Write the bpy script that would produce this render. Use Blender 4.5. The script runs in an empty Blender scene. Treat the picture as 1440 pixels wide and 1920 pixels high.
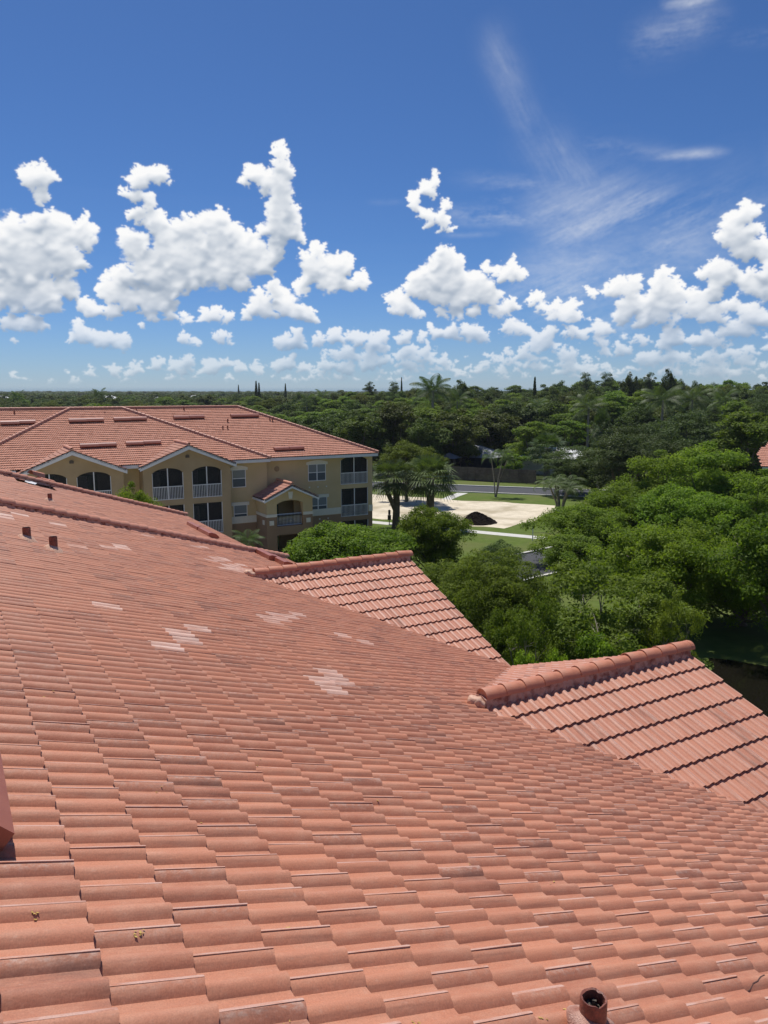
import bpy, bmesh, math, random
import numpy as np
from mathutils import Vector, Matrix

# ------------------------------------------------------------------ basics
scene = bpy.context.scene
col = scene.collection
PI = math.pi
CZ = 14.6                        # eye height above the ground
PITCH = math.radians(9.0)
F = 1440.0                       # focal length in pixels of the 1440 x 1920 photograph
TH = math.radians(29.89)         # turn of both apartment buildings
CT, ST = math.cos(TH), math.sin(TH)

# ------------------------------------------------------------------ camera
cam_d = bpy.data.cameras.new('camera')
cam_d.sensor_fit = 'VERTICAL'; cam_d.sensor_height = 24.0; cam_d.lens = 18.0
cam_d.clip_start = 0.05; cam_d.clip_end = 20000
cam = bpy.data.objects.new('camera', cam_d); col.objects.link(cam)
cam.location = (0, 0, CZ); cam.rotation_euler = (PI/2 - PITCH, 0, 0)
scene.camera = cam

# ------------------------------------------------------------------ light
SUN_AZ, SUN_EL = math.radians(-28), math.radians(66)   # azimuth clockwise from +Y
SKY_STRENGTH = 0.092
sun_d = bpy.data.lights.new('sun', 'SUN'); sun_d.energy = 4.7; sun_d.angle = math.radians(0.53)
sun_d.color = (1.0, 0.955, 0.89)
sun = bpy.data.objects.new('sun', sun_d); col.objects.link(sun)
sdir = Vector((math.sin(SUN_AZ)*math.cos(SUN_EL), math.cos(SUN_AZ)*math.cos(SUN_EL), math.sin(SUN_EL)))
sun.rotation_euler = (-sdir).to_track_quat('-Z', 'Y').to_euler()
sun.location = (0, 0, 60)
vs = scene.view_settings
vs.view_transform = 'Standard'; vs.look = 'None'; vs.exposure = 0.0; vs.gamma = 1.0
vs.use_curve_mapping = False

# ------------------------------------------------------------------ pixel helpers (to stand things at their real place)
def ray(u, v):
    x = (u-720)/F; y = -(v-960)/F
    c, s = math.cos(PITCH), math.sin(PITCH)
    return np.array([x, c+y*s, -s+y*c])
def on_ground(u, v, z=0.0):
    d = ray(u, v); return d*((z-CZ)/d[2]) + np.array([0, 0, CZ])
def at_depth(u, v, Y):
    d = ray(u, v); return d*(Y/d[1]) + np.array([0, 0, CZ])
def to_local(P): return np.array([P[0]*CT+P[1]*ST, -P[0]*ST+P[1]*CT, P[2]])
def to_world(L): return np.array([L[0]*CT-L[1]*ST, L[0]*ST+L[1]*CT, L[2]])
def project(P):
    x, y, z = P[0], P[1], P[2]-CZ
    fw = y*math.cos(PITCH)-z*math.sin(PITCH); up = y*math.sin(PITCH)+z*math.cos(PITCH)
    if fw < 0.05: return None
    return 720+F*x/fw, 960-F*up/fw, fw

# ------------------------------------------------------------------ sky with cumulus and cirrus
def spectral(h, w, beta, seed, sx=1.0, sy=1.0, cut=0):
    rng = np.random.default_rng(seed)
    fy = np.fft.fftfreq(h)[:, None]*h*sy; fx = np.fft.rfftfreq(w)[None, :]*w*sx
    fr = np.sqrt(fx*fx+fy*fy); fr[0, 0] = 1
    amp = fr**(-beta)
    if cut: amp = amp*(fr > cut)
    amp[0, 0] = 0
    ph = np.fft.rfft2(rng.standard_normal((h, w)))
    n = np.fft.irfft2(ph*amp, s=(h, w))
    return n/n.std()
def sstep(a, b, x):
    t = np.clip((x-a)/(b-a), 0, 1); return t*t*(3-2*t)
def blur(a, r):
    for ax in (0, 1):
        q = int(3*r); k = np.exp(-0.5*(np.arange(-q, q+1)/r)**2); k /= k.sum()
        p = np.pad(a, [(q, q) if i == ax else (0, 0) for i in (0, 1)], mode='edge')
        out = np.zeros_like(a)
        for i, kk in enumerate(k):
            out += kk*(p[i:i+a.shape[0]] if ax == 0 else p[:, i:i+a.shape[1]])
        a = out
    return a

def cloud_image():
    W, H = 2000, 1000            # 90 x 45 degrees
    PD = W/90.0
    rng = random.Random(5)
    def gp(u, v):
        d = ray(u, v); d = d/np.linalg.norm(d)
        return (math.degrees(math.atan2(d[0], d[1]))+45)*PD, math.degrees(math.asin(d[2]))*PD
    K = math.degrees(1/F)*PD*0.93   # grid cells per photo pixel
    yy, xx = np.mgrid[0:H, 0:W].astype(np.float32)
    w1 = spectral(H, W, 1.55, 1, cut=14); w2 = spectral(H, W, 1.55, 2, cut=14)
    f1 = spectral(H, W, 1.2, 3, cut=40)
    wx = xx+w1*3.0+f1*.7; wy = yy+w2*2.6+np.roll(f1, 300, 1)*.6
    Z = np.full((H, W), -1e3, np.float32); M = np.zeros((H, W), np.float32); R = np.zeros((H, W), np.float32)
    def puff(cx, cy, r, z0, rel, base):
        x0, x1 = int(max(0, cx-r*1.3-24)), int(min(W, cx+r*1.3+24))
        y0, y1 = int(max(0, cy-r*1.3-24)), int(min(H, cy+r*1.3+24))
        if x1 <= x0 or y1 <= y0: return
        sl = np.s_[y0:y1, x0:x1]
        d2 = ((wx[sl]-cx)**2+((wy[sl]-cy)*1.08)**2)/(r*r)
        m = 1-np.sqrt(d2)
        if base is not None:
            m = m*sstep(-5, 7, yy[sl]-base+w2[sl]*3.5)
        z = z0+r*np.sqrt(np.clip(1-d2, 0, 1))*np.where(m > 0, 1, 0)+np.where(m > 0, 0, -900)
        win = z > Z[sl]
        Z[sl] = np.where(win, z, Z[sl]); R[sl] = np.where(win, rel, R[sl])
        M[sl] = np.maximum(M[sl], m)
    def cloud(blobs, base_px, seed, n=13, small=1.0):
        rg = random.Random(seed)
        pts = [(*gp(u, v), r*K) for u, v, r in blobs]
        base = None
        if base_px is not None: base = gp(blobs[0][0], base_px)[1]
        lo = min(p[1]-p[2]*.6 for p in pts) if base is None else base
        hi = max(p[1]+p[2] for p in pts)
        out = []
        for (x, y, r) in pts:
            out.append((x, y, r*(.86 if r > 22*K else .76), 0))
            for _ in range(n):
                a = rg.uniform(0, 2*PI); q = rg.uniform(.30, .84)*r; rr = r*rg.uniform(.16, .42)
                X, Y = x+math.cos(a)*q, y+math.sin(a)*q*.9
                out.append((X, Y, rr, rg.uniform(.1, .6)*r))
                for _ in range(6):
                    a2 = rg.uniform(0, 2*PI); q2 = rg.uniform(.5, 1)*rr
                    out.append((X+math.cos(a2)*q2, Y+math.sin(a2)*q2, rr*rg.uniform(.25, .55)*small, rg.uniform(.2, .8)*r))
        for (X, Y, rr, z0) in out:
            if rr > 1.2: puff(X, Y, rr, z0, min(1, max(0, (Y-lo)/max(hi-lo, 1))), base)
    A = lambda L: [(x/2, 240+y/2, r/2) for x, y, r in L]                 # measured on the left half
    B = lambda L: [(700+x/1.946, 240+y/1.946, r/1.946) for x, y, r in L]  # and on the right half
    # far low banks first, then the nearer heaps
    def bank(u0, u1, v, dv, n, rmin, rmax, seed):
        rg = random.Random(seed)
        for i in range(n):
            u = rg.uniform(u0, u1); vv = v+rg.uniform(-dv, dv); r = rg.uniform(rmin, rmax)
            cloud([(u, vv, r), (u+r*rg.uniform(.5, 1.2), vv+r*.2, r*rg.uniform(.5, .9)), (u-r*rg.uniform(.5, 1.3), vv+r*.25, r*rg.uniform(.4, .8)),
                   (u+r*1.9, vv+r*.4, r*.4)], vv+r*.40, seed*100+i, n=6)
    bank(-600, 2050, 708, 6, 90, 5, 9, 11); bank(480, 2050, 680, 20, 110, 5, 10, 19)
    bank(520, 2050, 692, 8, 80, 6, 13, 12)
    bank(640, 2050, 668, 12, 75, 8, 18, 13)
    bank(900, 2050, 640, 16, 36, 11, 22, 14); bank(200, 1500, 690, 10, 60, 5, 11, 20)
    bank(1050, 2050, 600, 25, 18, 16, 30, 15)
    bank(-700, -40, 640, 60, 22, 14, 40, 16)
    bank(1460, 2100, 520, 60, 16, 25, 60, 17)
    bank(-700, -60, 520, 60, 10, 30, 70, 18)
    cloud(A([(430, 905, 28), (520, 905, 28), (590, 890, 36), (660, 900, 34), (700, 880, 34), (790, 890, 36), (840, 890, 30), (900, 905, 28), (960, 910, 26)]), 710, 21)
    cloud(A([(1060, 800, 40), (1110, 800, 44), (1200, 800, 40), (1270, 780, 42), (1330, 790, 44), (1400, 800, 48), (1040, 815, 24)]), 663, 22)
    cloud(A([(1040, 890, 30), (1080, 880, 36), (1140, 900, 30), (1230, 885, 34), (1300, 900, 36), (1380, 890, 40)]), 708, 23)
    cloud(B([(30, 760, 40), (110, 760, 36), (230, 750, 40), (290, 740, 44), (360, 745, 44), (400, 760, 30), (180, 770, 26)]), 642, 24)
    cloud(B([(525, 735, 48), (490, 740, 32), (560, 745, 28)]), 632, 25)
    cloud(B([(640, 745, 36), (720, 740, 40), (760, 770, 36), (600, 765, 30)]), 650, 26)
    cloud(B([(1080, 745, 36), (1110, 770, 36), (1060, 800, 40), (1180, 770, 38), (1400, 690, 50), (1360, 670, 40), (1300, 640, 34)]), 665, 27)
    cloud(B([(950, 650, 44), (900, 680, 46), (1000, 650, 56), (1090, 620, 56), (1160, 610, 48), (1050, 680, 60), (1170, 680, 46), (1230, 600, 46)]), 605, 28)
    cloud(B([(1070, 530, 34), (1050, 575, 44), (1095, 560, 38), (1030, 600, 30), (1110, 600, 40)]), 565, 29)
    cloud(B([(900, 570, 38), (860, 600, 38), (940, 590, 38), (800, 592, 24), (970, 560, 20), (905, 600, 40)]), 556, 30)
    cloud(B([(1220, 520, 38), (1270, 530, 58), (1320, 545, 40), (1240, 565, 38), (1345, 560, 26)]), 540, 31)
    cloud(B([(1410, 560, 40), (1450, 540, 44), (1390, 590, 34), (1480, 580, 50), (1440, 620, 40)]), 560, 32)
    cloud(B([(1372, 305, 40), (1310, 350, 50), (1280, 392, 32), (1330, 400, 55), (1390, 375, 30), (1340, 450, 46), (1390, 440, 40), (1430, 430, 40), (1480, 440, 60), (1440, 480, 30)]), None, 33)
    cloud(B([(590, 620, 34), (610, 655, 30), (655, 660, 34), (720, 652, 34), (690, 670, 28)]), 586, 34)
    cloud(B([(440, 510, 38), (490, 520, 50), (540, 540, 34), (520, 530, 40)]), 530, 35)
    cloud(B([(270, 485, 56), (220, 505, 56), (185, 545, 56), (310, 485, 28), (260, 560, 78), (340, 565, 60), (400, 580, 58), (150, 590, 50), (440, 610, 42), (300, 605, 66), (220, 600, 60), (330, 600, 64), (395, 620, 50), (290, 530, 60)]), 573, 36)
    cloud(B([(100, 640, 52), (70, 625, 42), (150, 670, 40), (60, 660, 30), (300, 668, 36), (250, 672, 30), (360, 668, 30), (480, 660, 44), (512, 645, 30), (440, 680, 28)]), 598, 37)
    cloud(B([(222, 190, 32), (190, 222, 42), (150, 270, 34), (165, 305, 26), (200, 330, 38), (240, 320, 32), (265, 272, 30), (255, 350, 28), (292, 372, 20), (210, 240, 20)]), None, 38, small=.9)
    # left half
    cloud(A([(300, 760, 46), (360, 785, 48), (420, 795, 42), (270, 790, 28), (460, 802, 28)]), 652, 41)
    cloud(A([(680, 785, 32), (722, 795, 24)]), 642, 42); cloud(A([(832, 790, 28), (800, 787, 20), (865, 796, 16)]), 642, 43)
    cloud(A([(535, 750, 12)]), None, 44); cloud(A([(52, 802, 10)]), None, 45); cloud(A([(250, 915, 9)]), None, 46); cloud(A([(342, 905, 10)]), None, 47)
    cloud(A([(800, 698, 32), (760, 712, 38), (850, 712, 30), (700, 718, 28), (690, 742, 24)]), 608, 48)
    cloud(A([(1030, 620, 52), (960, 655, 48), (1000, 680, 58), (1090, 672, 66), (1150, 692, 40), (930, 695, 38)]), 602, 49)
    cloud(A([(1190, 455, 44), (1170, 520, 66), (1250, 520, 66), (1292, 500, 40), (1345, 570, 44), (1230, 580, 66), (1130, 590, 46), (1300, 592, 46)]), 553, 50)
    cloud(A([(1045, 92, 42), (1062, 150, 48), (965, 172, 46), (920, 190, 28), (1000, 210, 58), (1062, 230, 56), (1050, 300, 66), (1092, 330, 50), (1040, 380, 74), (1112, 392, 46), (1050, 440, 58)]), None, 51)
    cloud(A([(525, 190, 56), (594, 168, 46), (490, 250, 38), (540, 280, 42), (515, 320, 32), (590, 335, 34), (640, 212, 13), (560, 340, 34), (610, 360, 34)]), None, 52)
    cloud(A([(420, 610, 56), (480, 645, 56), (600, 645, 66), (340, 670, 42), (420, 685, 42), (560, 695, 42), (640, 695, 38), (540, 640, 60)]), 607, 53)
    cloud(A([(500, 445, 74), (620, 420, 76), (700, 390, 72), (800, 360, 72), (862, 380, 54), (905, 430, 56), (560, 530, 104), (690, 510, 116), (820, 520, 108), (930, 505, 86), (1000, 500, 56), (450, 560, 66), (640, 560, 100), (880, 560, 70), (810, 455, 88), (740, 455, 76), (900, 470, 70), (955, 450, 52), (620, 480, 84)]), 554, 54)
    cloud(A([(130, 185, 60), (155, 255, 32), (100, 160, 40), (165, 200, 40)]), None, 55)
    cloud(A([(40, 735, 44), (130, 735, 38), (-40, 740, 50), (90, 745, 36)]), 622, 56)
    cloud(A([(200, 330, 46), (60, 410, 110), (200, 390, 88), (312, 395, 66), (90, 490, 118), (230, 490, 96), (-80, 450, 120), (40, 610, 90), (150, 615, 96), (250, 610, 58), (-70, 600, 100)]), 588, 57)
    # shading from the heap's own relief
    Zf = np.where(M > 0.0, Z, np.nan); zmin = -10.0
    Zs = np.where(np.isnan(Zf), zmin, Zf)
    Zn = np.maximum(Zs, -12)+f1*.9*(M > 0)
    lum = np.zeros((H, W))
    for rad, wgt in ((1.5, .10), (4, .22), (10, .30), (20, .20)):
        Zb = blur(Zn, rad)
        gy, gx = np.gradient(Zb)
        nz = 1/np.sqrt(1+gx*gx+gy*gy)
        l = (-gx*nz)*(-.20)+(-gy*nz)*.86+nz*.46
        lum += wgt*np.clip(l*.62+.40, 0, 1)
    cav2 = np.clip((blur(Zs, 2.2)-blur(Zs, 6))/5, -1, 1)
    cav = np.clip((blur(Zs, 5)-blur(Zs, 16))/14, -1, 1)
    rel = blur(R.astype(np.float64), 5)
    lum = lum/.82
    cav2 = np.clip((blur(Zs, 2.2)-blur(Zs, 6))/5, -1, 1)
    thick = np.sqrt(np.clip(M*1.6, 0, 1)); S = np.zeros((H, W)); acc = np.zeros(W)
    for r_ in range(H-1, -1, -1):            # light from above dies away inside the heap
        acc = acc*.965+thick[r_]; S[r_] = acc
        if r_ % 3 == 0: acc = .5*acc+.25*np.roll(acc, 1)+.25*np.roll(acc, -1)
    S = blur(S, 3)
    rl = (lum-blur(lum, 30)); rl2 = blur(lum, 2)-blur(lum, 9)
    L = .45+.55*np.exp(-.044*np.maximum(S-5, 0))+.46*rl+.50*rl2+.05*cav+.06*cav2+spectral(H, W, 1.7, 7, cut=5)*.014
    L = np.clip(L, 0, 1)
    M = np.maximum(M, 0); fr = spectral(H, W, 1.35, 8, cut=8); fringe = sstep(0, .05, M)*(1-sstep(.12, .5, M))
    alpha = sstep(.0, .40, M+(f1*.035+fr*.085)*fringe)
    # thin veil of the far horizon clouds
    alpha = blur(alpha, .9)*.4+alpha*.6
    elv = yy/PD
    alpha *= .50+.50*sstep(1.0, 7.0, elv)
    L = L-.10*(1-sstep(1.5, 6.5, elv))
    alpha *= sstep(.25, 1.0, elv)
    # cirrus strokes
    ci = np.zeros((H, W))
    s1 = spectral(H, W, 1.15, 9, sx=1.5, sy=.35); s2 = spectral(H, W, 1.5, 10)
    wob = spectral(H, W, 2.0, 19)*5
    def fibres(seed, ang):      # streaky noise turned to the direction of the stroke
        n = .6*spectral(H, W, 1.15, seed, sx=2.0, sy=.42)+.55*spectral(H, W, 1.25, seed+50); ca, sa = math.cos(ang), math.sin(ang)
        X = xx+wob*1.2; Y = yy+wob*.9
        return n[(np.round(-X*sa+Y*ca).astype(int)) % H, (np.round(X*ca+Y*sa).astype(int)) % W]
    FB = {0: fibres(9, 0.02), 1: fibres(29, .36), 2: fibres(39, -1.0)}
    def stroke(p, q, wd, a):
        (x0, y0), (x1, y1) = gp(*p), gp(*q); wd *= K*1.25
        dx, dy = x1-x0, y1-y0; L2 = dx*dx+dy*dy
        if dx < 0: dx, dy, x0, y0 = -dx, -dy, x1, y1
        ang = math.atan2(dy, dx); fb = FB[1 if ang > .15 else (2 if ang < -.6 else 0)]
        X = xx+wob; Y = yy+wob*.6
        t = ((X-x0)*dx+(Y-y0)*dy)/L2; dd = ((X-x0)*dy-(Y-y0)*dx)/math.sqrt(L2)
        g = np.exp(-(dd/wd)**2)*sstep(-.35, .25, t)*(1-sstep(.65, 1.35, t))
        np.maximum(ci, a*g*.88*np.clip(.80+.42*fb, .02, 1.7), out=ci)
    for s in [((980, 565), (1360, 420), 52, .60), ((1010, 500), (1340, 470), 40, .42), ((1030, 460), (1260, 370), 36, .40), ((1000, 420), (1180, 340), 40, .26), ((930, 90), (1010, 290), 22, .15),
              ((1000, 260), (1170, 400), 30, .20), ((860, 405), (1090, 414), 13, .52), ((890, 340), (1110, 352), 11, .34), ((915, 376), (1010, 372), 6, .34),
              ((1100, 274), (1250, 292), 11, .36), ((1228, 298), (1342, 289), 7, .52), ((838, 444), (925, 440), 4, .25), ((1195, 82), (1340, 36), 22, .30),
              ((1255, 8), (1340, -4), 9, .4), ((1380, 78), (1480, 66), 8, .3), ((1010, 330), (1060, 400), 30, .16), ((1090, 620), (1250, 560), 40, .3),
              ((690, 385), (750, 383), 4, .16), ((1500, 300), (1900, 200), 40, .3), ((-300, 200), (-700, 120), 40, .25)]:
        stroke(*s)
    ci = np.clip(blur(ci, .7)*np.clip(.86+.34*s2, .15, 1.6), 0, .7)
    ci *= sstep(.5, 3, elv)
    out = np.zeros((H, W, 4), np.float32)
    veil = .30*np.exp(-elv/2.6)*sstep(-.2, .3, elv); ci = np.maximum(ci, veil)
    comb = alpha+(1-alpha)*ci
    lumc = np.where(comb > 1e-4, (alpha*L+(1-alpha)*ci*.80)/np.maximum(comb, 1e-4), .8)
    out[..., 0] = lumc; out[..., 1] = comb; out[..., 3] = 1
    out[0, :, 1] = 0; out[-12:, :, 1] = 0
    return out, W, H

def make_world():
    w = bpy.data.worlds.new('World'); scene.world = w; w.use_nodes = True
    nt = w.node_tree; nt.nodes.clear(); N = nt.nodes.new; LK = nt.links.new
    sky = N('ShaderNodeTexSky'); sky.sky_type = 'NISHITA'; sky.sun_disc = False
    sky.sun_elevation = SUN_EL; sky.sun_rotation = SUN_AZ
    sky.altitude = 0; sky.air_density = 0.75; sky.dust_density = 0.45; sky.ozone_density = 3.0
    px, W, H = cloud_image()
    im = bpy.data.images.new('cloud_field', W, H, alpha=True, float_buffer=False)
    im.colorspace_settings.name = 'Non-Color'
    im.pixels.foreach_set(px.ravel()); im.update()
    im.pack()
    tc = N('ShaderNodeTexCoord'); sp = N('ShaderNodeSeparateXYZ'); LK(tc.outputs['Generated'], sp.inputs[0])
    def M(op, a, b=None, c=None):
        n = N('ShaderNodeMath'); n.operation = op
        for i, v in enumerate((a, b, c)):
            if v is None: continue
            if isinstance(v, (int, float)): n.inputs[i].default_value = v
            else: LK(v, n.inputs[i])
        return n.outputs[0]
    az = M('ARCTAN2', sp.outputs[0], sp.outputs[1]); el = M('ARCSINE', sp.outputs[2])
    u = M('MULTIPLY_ADD', az, 180/PI/90, .5)
    v = M('MINIMUM', M('MAXIMUM', M('MULTIPLY', el, 180/PI/45), .0005), .9995)
    cb = N('ShaderNodeCombineXYZ'); LK(u, cb.inputs[0]); LK(v, cb.inputs[1])
    ti = N('ShaderNodeTexImage'); ti.image = im; ti.extension = 'MIRROR'; ti.interpolation = 'Cubic'; LK(cb.outputs[0], ti.inputs[0])
    sc = N('ShaderNodeSeparateColor'); LK(ti.outputs[0], sc.inputs[0])
    cr = N('ShaderNodeValToRGB'); e = cr.color_ramp.elements
    e[0].position = .40; e[0].color = (.30, .38, .50, 1); e[1].position = .97; e[1].color = (1, 1, 1, 1)
    for p_, c_ in ((.56, (.43, .50, .60)), (.70, (.64, .69, .76)), (.83, (.86, .885, .92))):
        x = cr.color_ramp.elements.new(p_); x.color = (*c_, 1)
    LK(sc.outputs[0], cr.inputs[0])
    gain = N('ShaderNodeVectorMath'); gain.operation = 'SCALE'; LK(cr.outputs[0], gain.inputs[0]); gain.inputs['Scale'].default_value = 0.97/SKY_STRENGTH
    hue = N('ShaderNodeMix'); hue.data_type = 'RGBA'; hue.blend_type = 'MULTIPLY'; hue.inputs[0].default_value = 1
    LK(sky.outputs[0], hue.inputs[6]); hue.inputs[7].default_value = (.455, .70, 1.02, 1)   # white balance of the photograph
    mx = N('ShaderNodeMix'); mx.data_type = 'RGBA'; LK(sc.outputs[1], mx.inputs[0]); LK(hue.outputs[2], mx.inputs[6]); LK(gain.outputs[0], mx.inputs[7])
    bg = N('ShaderNodeBackground'); bg.inputs[1].default_value = SKY_STRENGTH; LK(mx.outputs[2], bg.inputs[0])
    out = N('ShaderNodeOutputWorld'); LK(bg.outputs[0], out.inputs[0])
    w.cycles.sampling_method = 'MANUAL'; w.cycles.sample_map_resolution = 512
make_world()

# ------------------------------------------------------------------ materials
def new_mat(name):
    m = bpy.data.materials.new(name); m.use_nodes = True
    nt = m.node_tree; b = nt.nodes['Principled BSDF']
    return m, nt, b
def rgb(c): return (c[0], c[1], c[2], 1)
def noise_mat(name, c1, c2, scale=3.0, rough=.8, bump=0.0, detail=6, spec=.3, bscale=None, c3=None, s3=.4, metal=0.0):
    m, nt, b = new_mat(name); N = nt.nodes.new; LK = nt.links.new
    tc = N('ShaderNodeTexCoord'); n = N('ShaderNodeTexNoise'); n.inputs['Scale'].default_value = scale; n.inputs['Detail'].default_value = detail
    LK(tc.outputs['Object'], n.inputs['Vector'])
    r = N('ShaderNodeValToRGB'); r.color_ramp.elements[0].position = .3; r.color_ramp.elements[1].position = .7
    r.color_ramp.elements[0].color = rgb(c1); r.color_ramp.elements[1].color = rgb(c2); LK(n.outputs[0], r.inputs[0])
    cout = r.outputs[0]
    if c3:
        n3 = N('ShaderNodeTexNoise'); n3.inputs['Scale'].default_value = s3; n3.inputs['Detail'].default_value = 5; LK(tc.outputs['Object'], n3.inputs['Vector'])
        r3 = N('ShaderNodeValToRGB'); r3.color_ramp.elements[0].position = .48; r3.color_ramp.elements[1].position = .66; LK(n3.outputs[0], r3.inputs[0])
        mx = N('ShaderNodeMix'); mx.data_type = 'RGBA'; LK(r3.outputs[0], mx.inputs[0]); LK(cout, mx.inputs[6]); mx.inputs[7].default_value = rgb(c3); cout = mx.outputs[2]
    LK(cout, b.inputs['Base Color'])
    b.inputs['Roughness'].default_value = rough; b.inputs['Specular IOR Level'].default_value = spec; b.inputs['Metallic'].default_value = metal
    if bump:
        bn = N('ShaderNodeTexNoise'); bn.inputs['Scale'].default_value = bscale or scale*6; bn.inputs['Detail'].default_value = 4; LK(tc.outputs['Object'], bn.inputs['Vector'])
        bp = N('ShaderNodeBump'); bp.inputs['Strength'].default_value = bump; bp.inputs['Distance'].default_value = .02
        LK(bn.outputs[0], bp.inputs['Height']); LK(bp.outputs[0], b.inputs['Normal'])
    return m

def tile_mat(name, own, base, alt, dark, scale_v=1.0, far=False):
    """glazed-paint concrete tile; tuv = (metres across, metres down, id), tvar = (random, pale, butt)"""
    m, nt, b = new_mat(name); N = nt.nodes.new; LK = nt.links.new
    at = N('ShaderNodeAttribute'); at.attribute_name = 'tuv'
    av = N('ShaderNodeAttribute'); av.attribute_name = 'tvar'
    sv = N('ShaderNodeSeparateXYZ'); LK(av.outputs['Vector'], sv.inputs[0])
    if own:
        oi = N('ShaderNodeObjectInfo'); so = N('ShaderNodeSeparateColor'); LK(oi.outputs['Color'], so.inputs[0])
        rnd, pale = so.outputs[0], so.outputs[1]
    else:
        rnd, pale = sv.outputs[0], sv.outputs[1]
    cm = N('ShaderNodeCombineXYZ'); ml = N('ShaderNodeMath'); ml.operation = 'MULTIPLY'; ml.inputs[1].default_value = 61.0; LK(rnd, ml.inputs[0]); LK(ml.outputs[0], cm.inputs[2])
    vec = N('ShaderNodeVectorMath'); LK(at.outputs['Vector'], vec.inputs[0]); LK(cm.outputs[0], vec.inputs[1])
    def nz(sx, sy, sz, detail=4, rough=.55):
        mp = N('ShaderNodeMapping'); mp.inputs['Scale'].default_value = (sx, sy, sz); LK(vec.outputs[0], mp.inputs[0])
        n = N('ShaderNodeTexNoise'); n.inputs['Scale'].default_value = 1; n.inputs['Detail'].default_value = detail; n.inputs['Roughness'].default_value = rough
        LK(mp.outputs[0], n.inputs['Vector']); return n.outputs[0]
    def ramp(x, a, bb, ca=(0, 0, 0, 1), cb=(1, 1, 1, 1)):
        r = N('ShaderNodeValToRGB'); r.color_ramp.elements[0].position = a; r.color_ramp.elements[1].position = bb
        r.color_ramp.elements[0].color = ca; r.color_ramp.elements[1].color = cb; LK(x, r.inputs[0]); return r.outputs[0]
    def mix(f, a, c, mode='MIX'):
        x = N('ShaderNodeMix'); x.data_type = 'RGBA'; x.blend_type = mode
        for i, v in ((0, f), (6, a), (7, c)):
            if isinstance(v, (float, int)): x.inputs[i].default_value = v
            elif isinstance(v, tuple): x.inputs[i].default_value = v
            else: LK(v, x.inputs[i])
        return x.outputs[2]
    def mul(a, k):
        x = N('ShaderNodeMath'); x.operation = 'MULTIPLY'; LK(a, x.inputs[0])
        if isinstance(k, (float, int)): x.inputs[1].default_value = k
        else: LK(k, x.inputs[1])
        return x.outputs[0]
    c = mix(rnd, rgb(base), rgb(alt))
    # large soft blotches of weathered grey on the paint
    bl = mul(ramp(nz(9, 5, 1, 6, .7), .44, .72), .6)
    c = mix(bl, c, rgb((base[0]*.94+.05, base[1]*1.10+.045, base[2]*1.15+.04)))
    # weathering that follows the barrels: grey bloom beside the joint, dark runs low on the flanks
    sz = N('ShaderNodeSeparateXYZ'); LK(at.outputs['Vector'], sz.inputs[0]); tl = sz.outputs[2]
    jb = mul(ramp(tl, .05, .11, (1, 1, 1, 1), (0, 0, 0, 1)), ramp(nz(26, 5, .2, 5, .7), .34, .56))
    c = mix(mul(jb, .70), c, rgb((.56, .38, .32)))
    jc = mul(ramp(tl, .84, .97), ramp(nz(44, 26, .2, 6, .75), .46, .66))
    c = mix(mul(mul(jc, .75), ramp(rnd, .2, .9)), c, rgb((.52, .37, .30)))
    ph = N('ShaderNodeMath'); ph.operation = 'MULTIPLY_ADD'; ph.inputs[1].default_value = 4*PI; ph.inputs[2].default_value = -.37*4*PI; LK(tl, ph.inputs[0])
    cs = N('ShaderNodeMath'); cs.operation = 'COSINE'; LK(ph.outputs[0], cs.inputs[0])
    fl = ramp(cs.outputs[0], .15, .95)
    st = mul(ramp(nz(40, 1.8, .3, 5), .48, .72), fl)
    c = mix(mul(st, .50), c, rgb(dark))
    st3 = ramp(nz(55, 3.0, .3, 4), .60, .80)
    c = mix(mul(st3, .22), c, rgb(dark))
    # soot marks on some tiles only
    pick = ramp(rnd, .88, .94)
    st2 = mul(mul(ramp(nz(20, 2.6, .4, 4), .46, .70), pick), .50)
    c = mix(st2, c, rgb((dark[0]*.62, dark[1]*.8, dark[2]*.95)))
    # chalky scuffs
    sc = ramp(nz(48, 22, 1, 6, .75), .60, .78)
    c = mix(mul(sc, .5), c, rgb((.58, .40, .31)))
    # faded replacement tiles
    c = mix(mul(mul(pale, ramp(nz(14, 3, 1, 4), .25, .55)), .84), c, mix(ramp(nz(30, 2, 1, 3), .3, .7), rgb((.84, .62, .52)), rgb((.68, .44, .34))))
    # butt faces: darker, with broken pale spots in the pans
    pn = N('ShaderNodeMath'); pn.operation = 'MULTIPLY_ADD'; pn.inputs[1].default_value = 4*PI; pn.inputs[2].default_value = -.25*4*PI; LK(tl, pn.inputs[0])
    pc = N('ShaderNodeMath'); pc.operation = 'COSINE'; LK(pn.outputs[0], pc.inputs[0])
    pan_spot = mul(ramp(pc.outputs[0], .0, .5), ramp(nz(30, 30, 3, 3), .44, .52))
    c = mix(mul(sv.outputs[2], .8), c, mix(pan_spot, rgb((dark[0]*1.3, dark[1]*1.3, dark[2]*1.3)), rgb((.80, .66, .52))))
    # fine grain
    gr = nz(160, 160, 1, 3)
    c = mix(.4, c, ramp(gr, .25, .75, (.30, .30, .30, 1), (.70, .70, .70, 1)), 'OVERLAY')
    LK(c, b.inputs['Base Color']); b.inputs['Roughness'].default_value = .52 if not far else .7; b.inputs['Specular IOR Level'].default_value = .4 if not far else .15
    if not far:
        bp = N('ShaderNodeBump'); bp.inputs['Strength'].default_value = .35; bp.inputs['Distance'].default_value = .004
        LK(nz(70, 40, 1, 5, .6), bp.inputs['Height']); LK(bp.outputs[0], b.inputs['Normal'])
    return m

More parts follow.
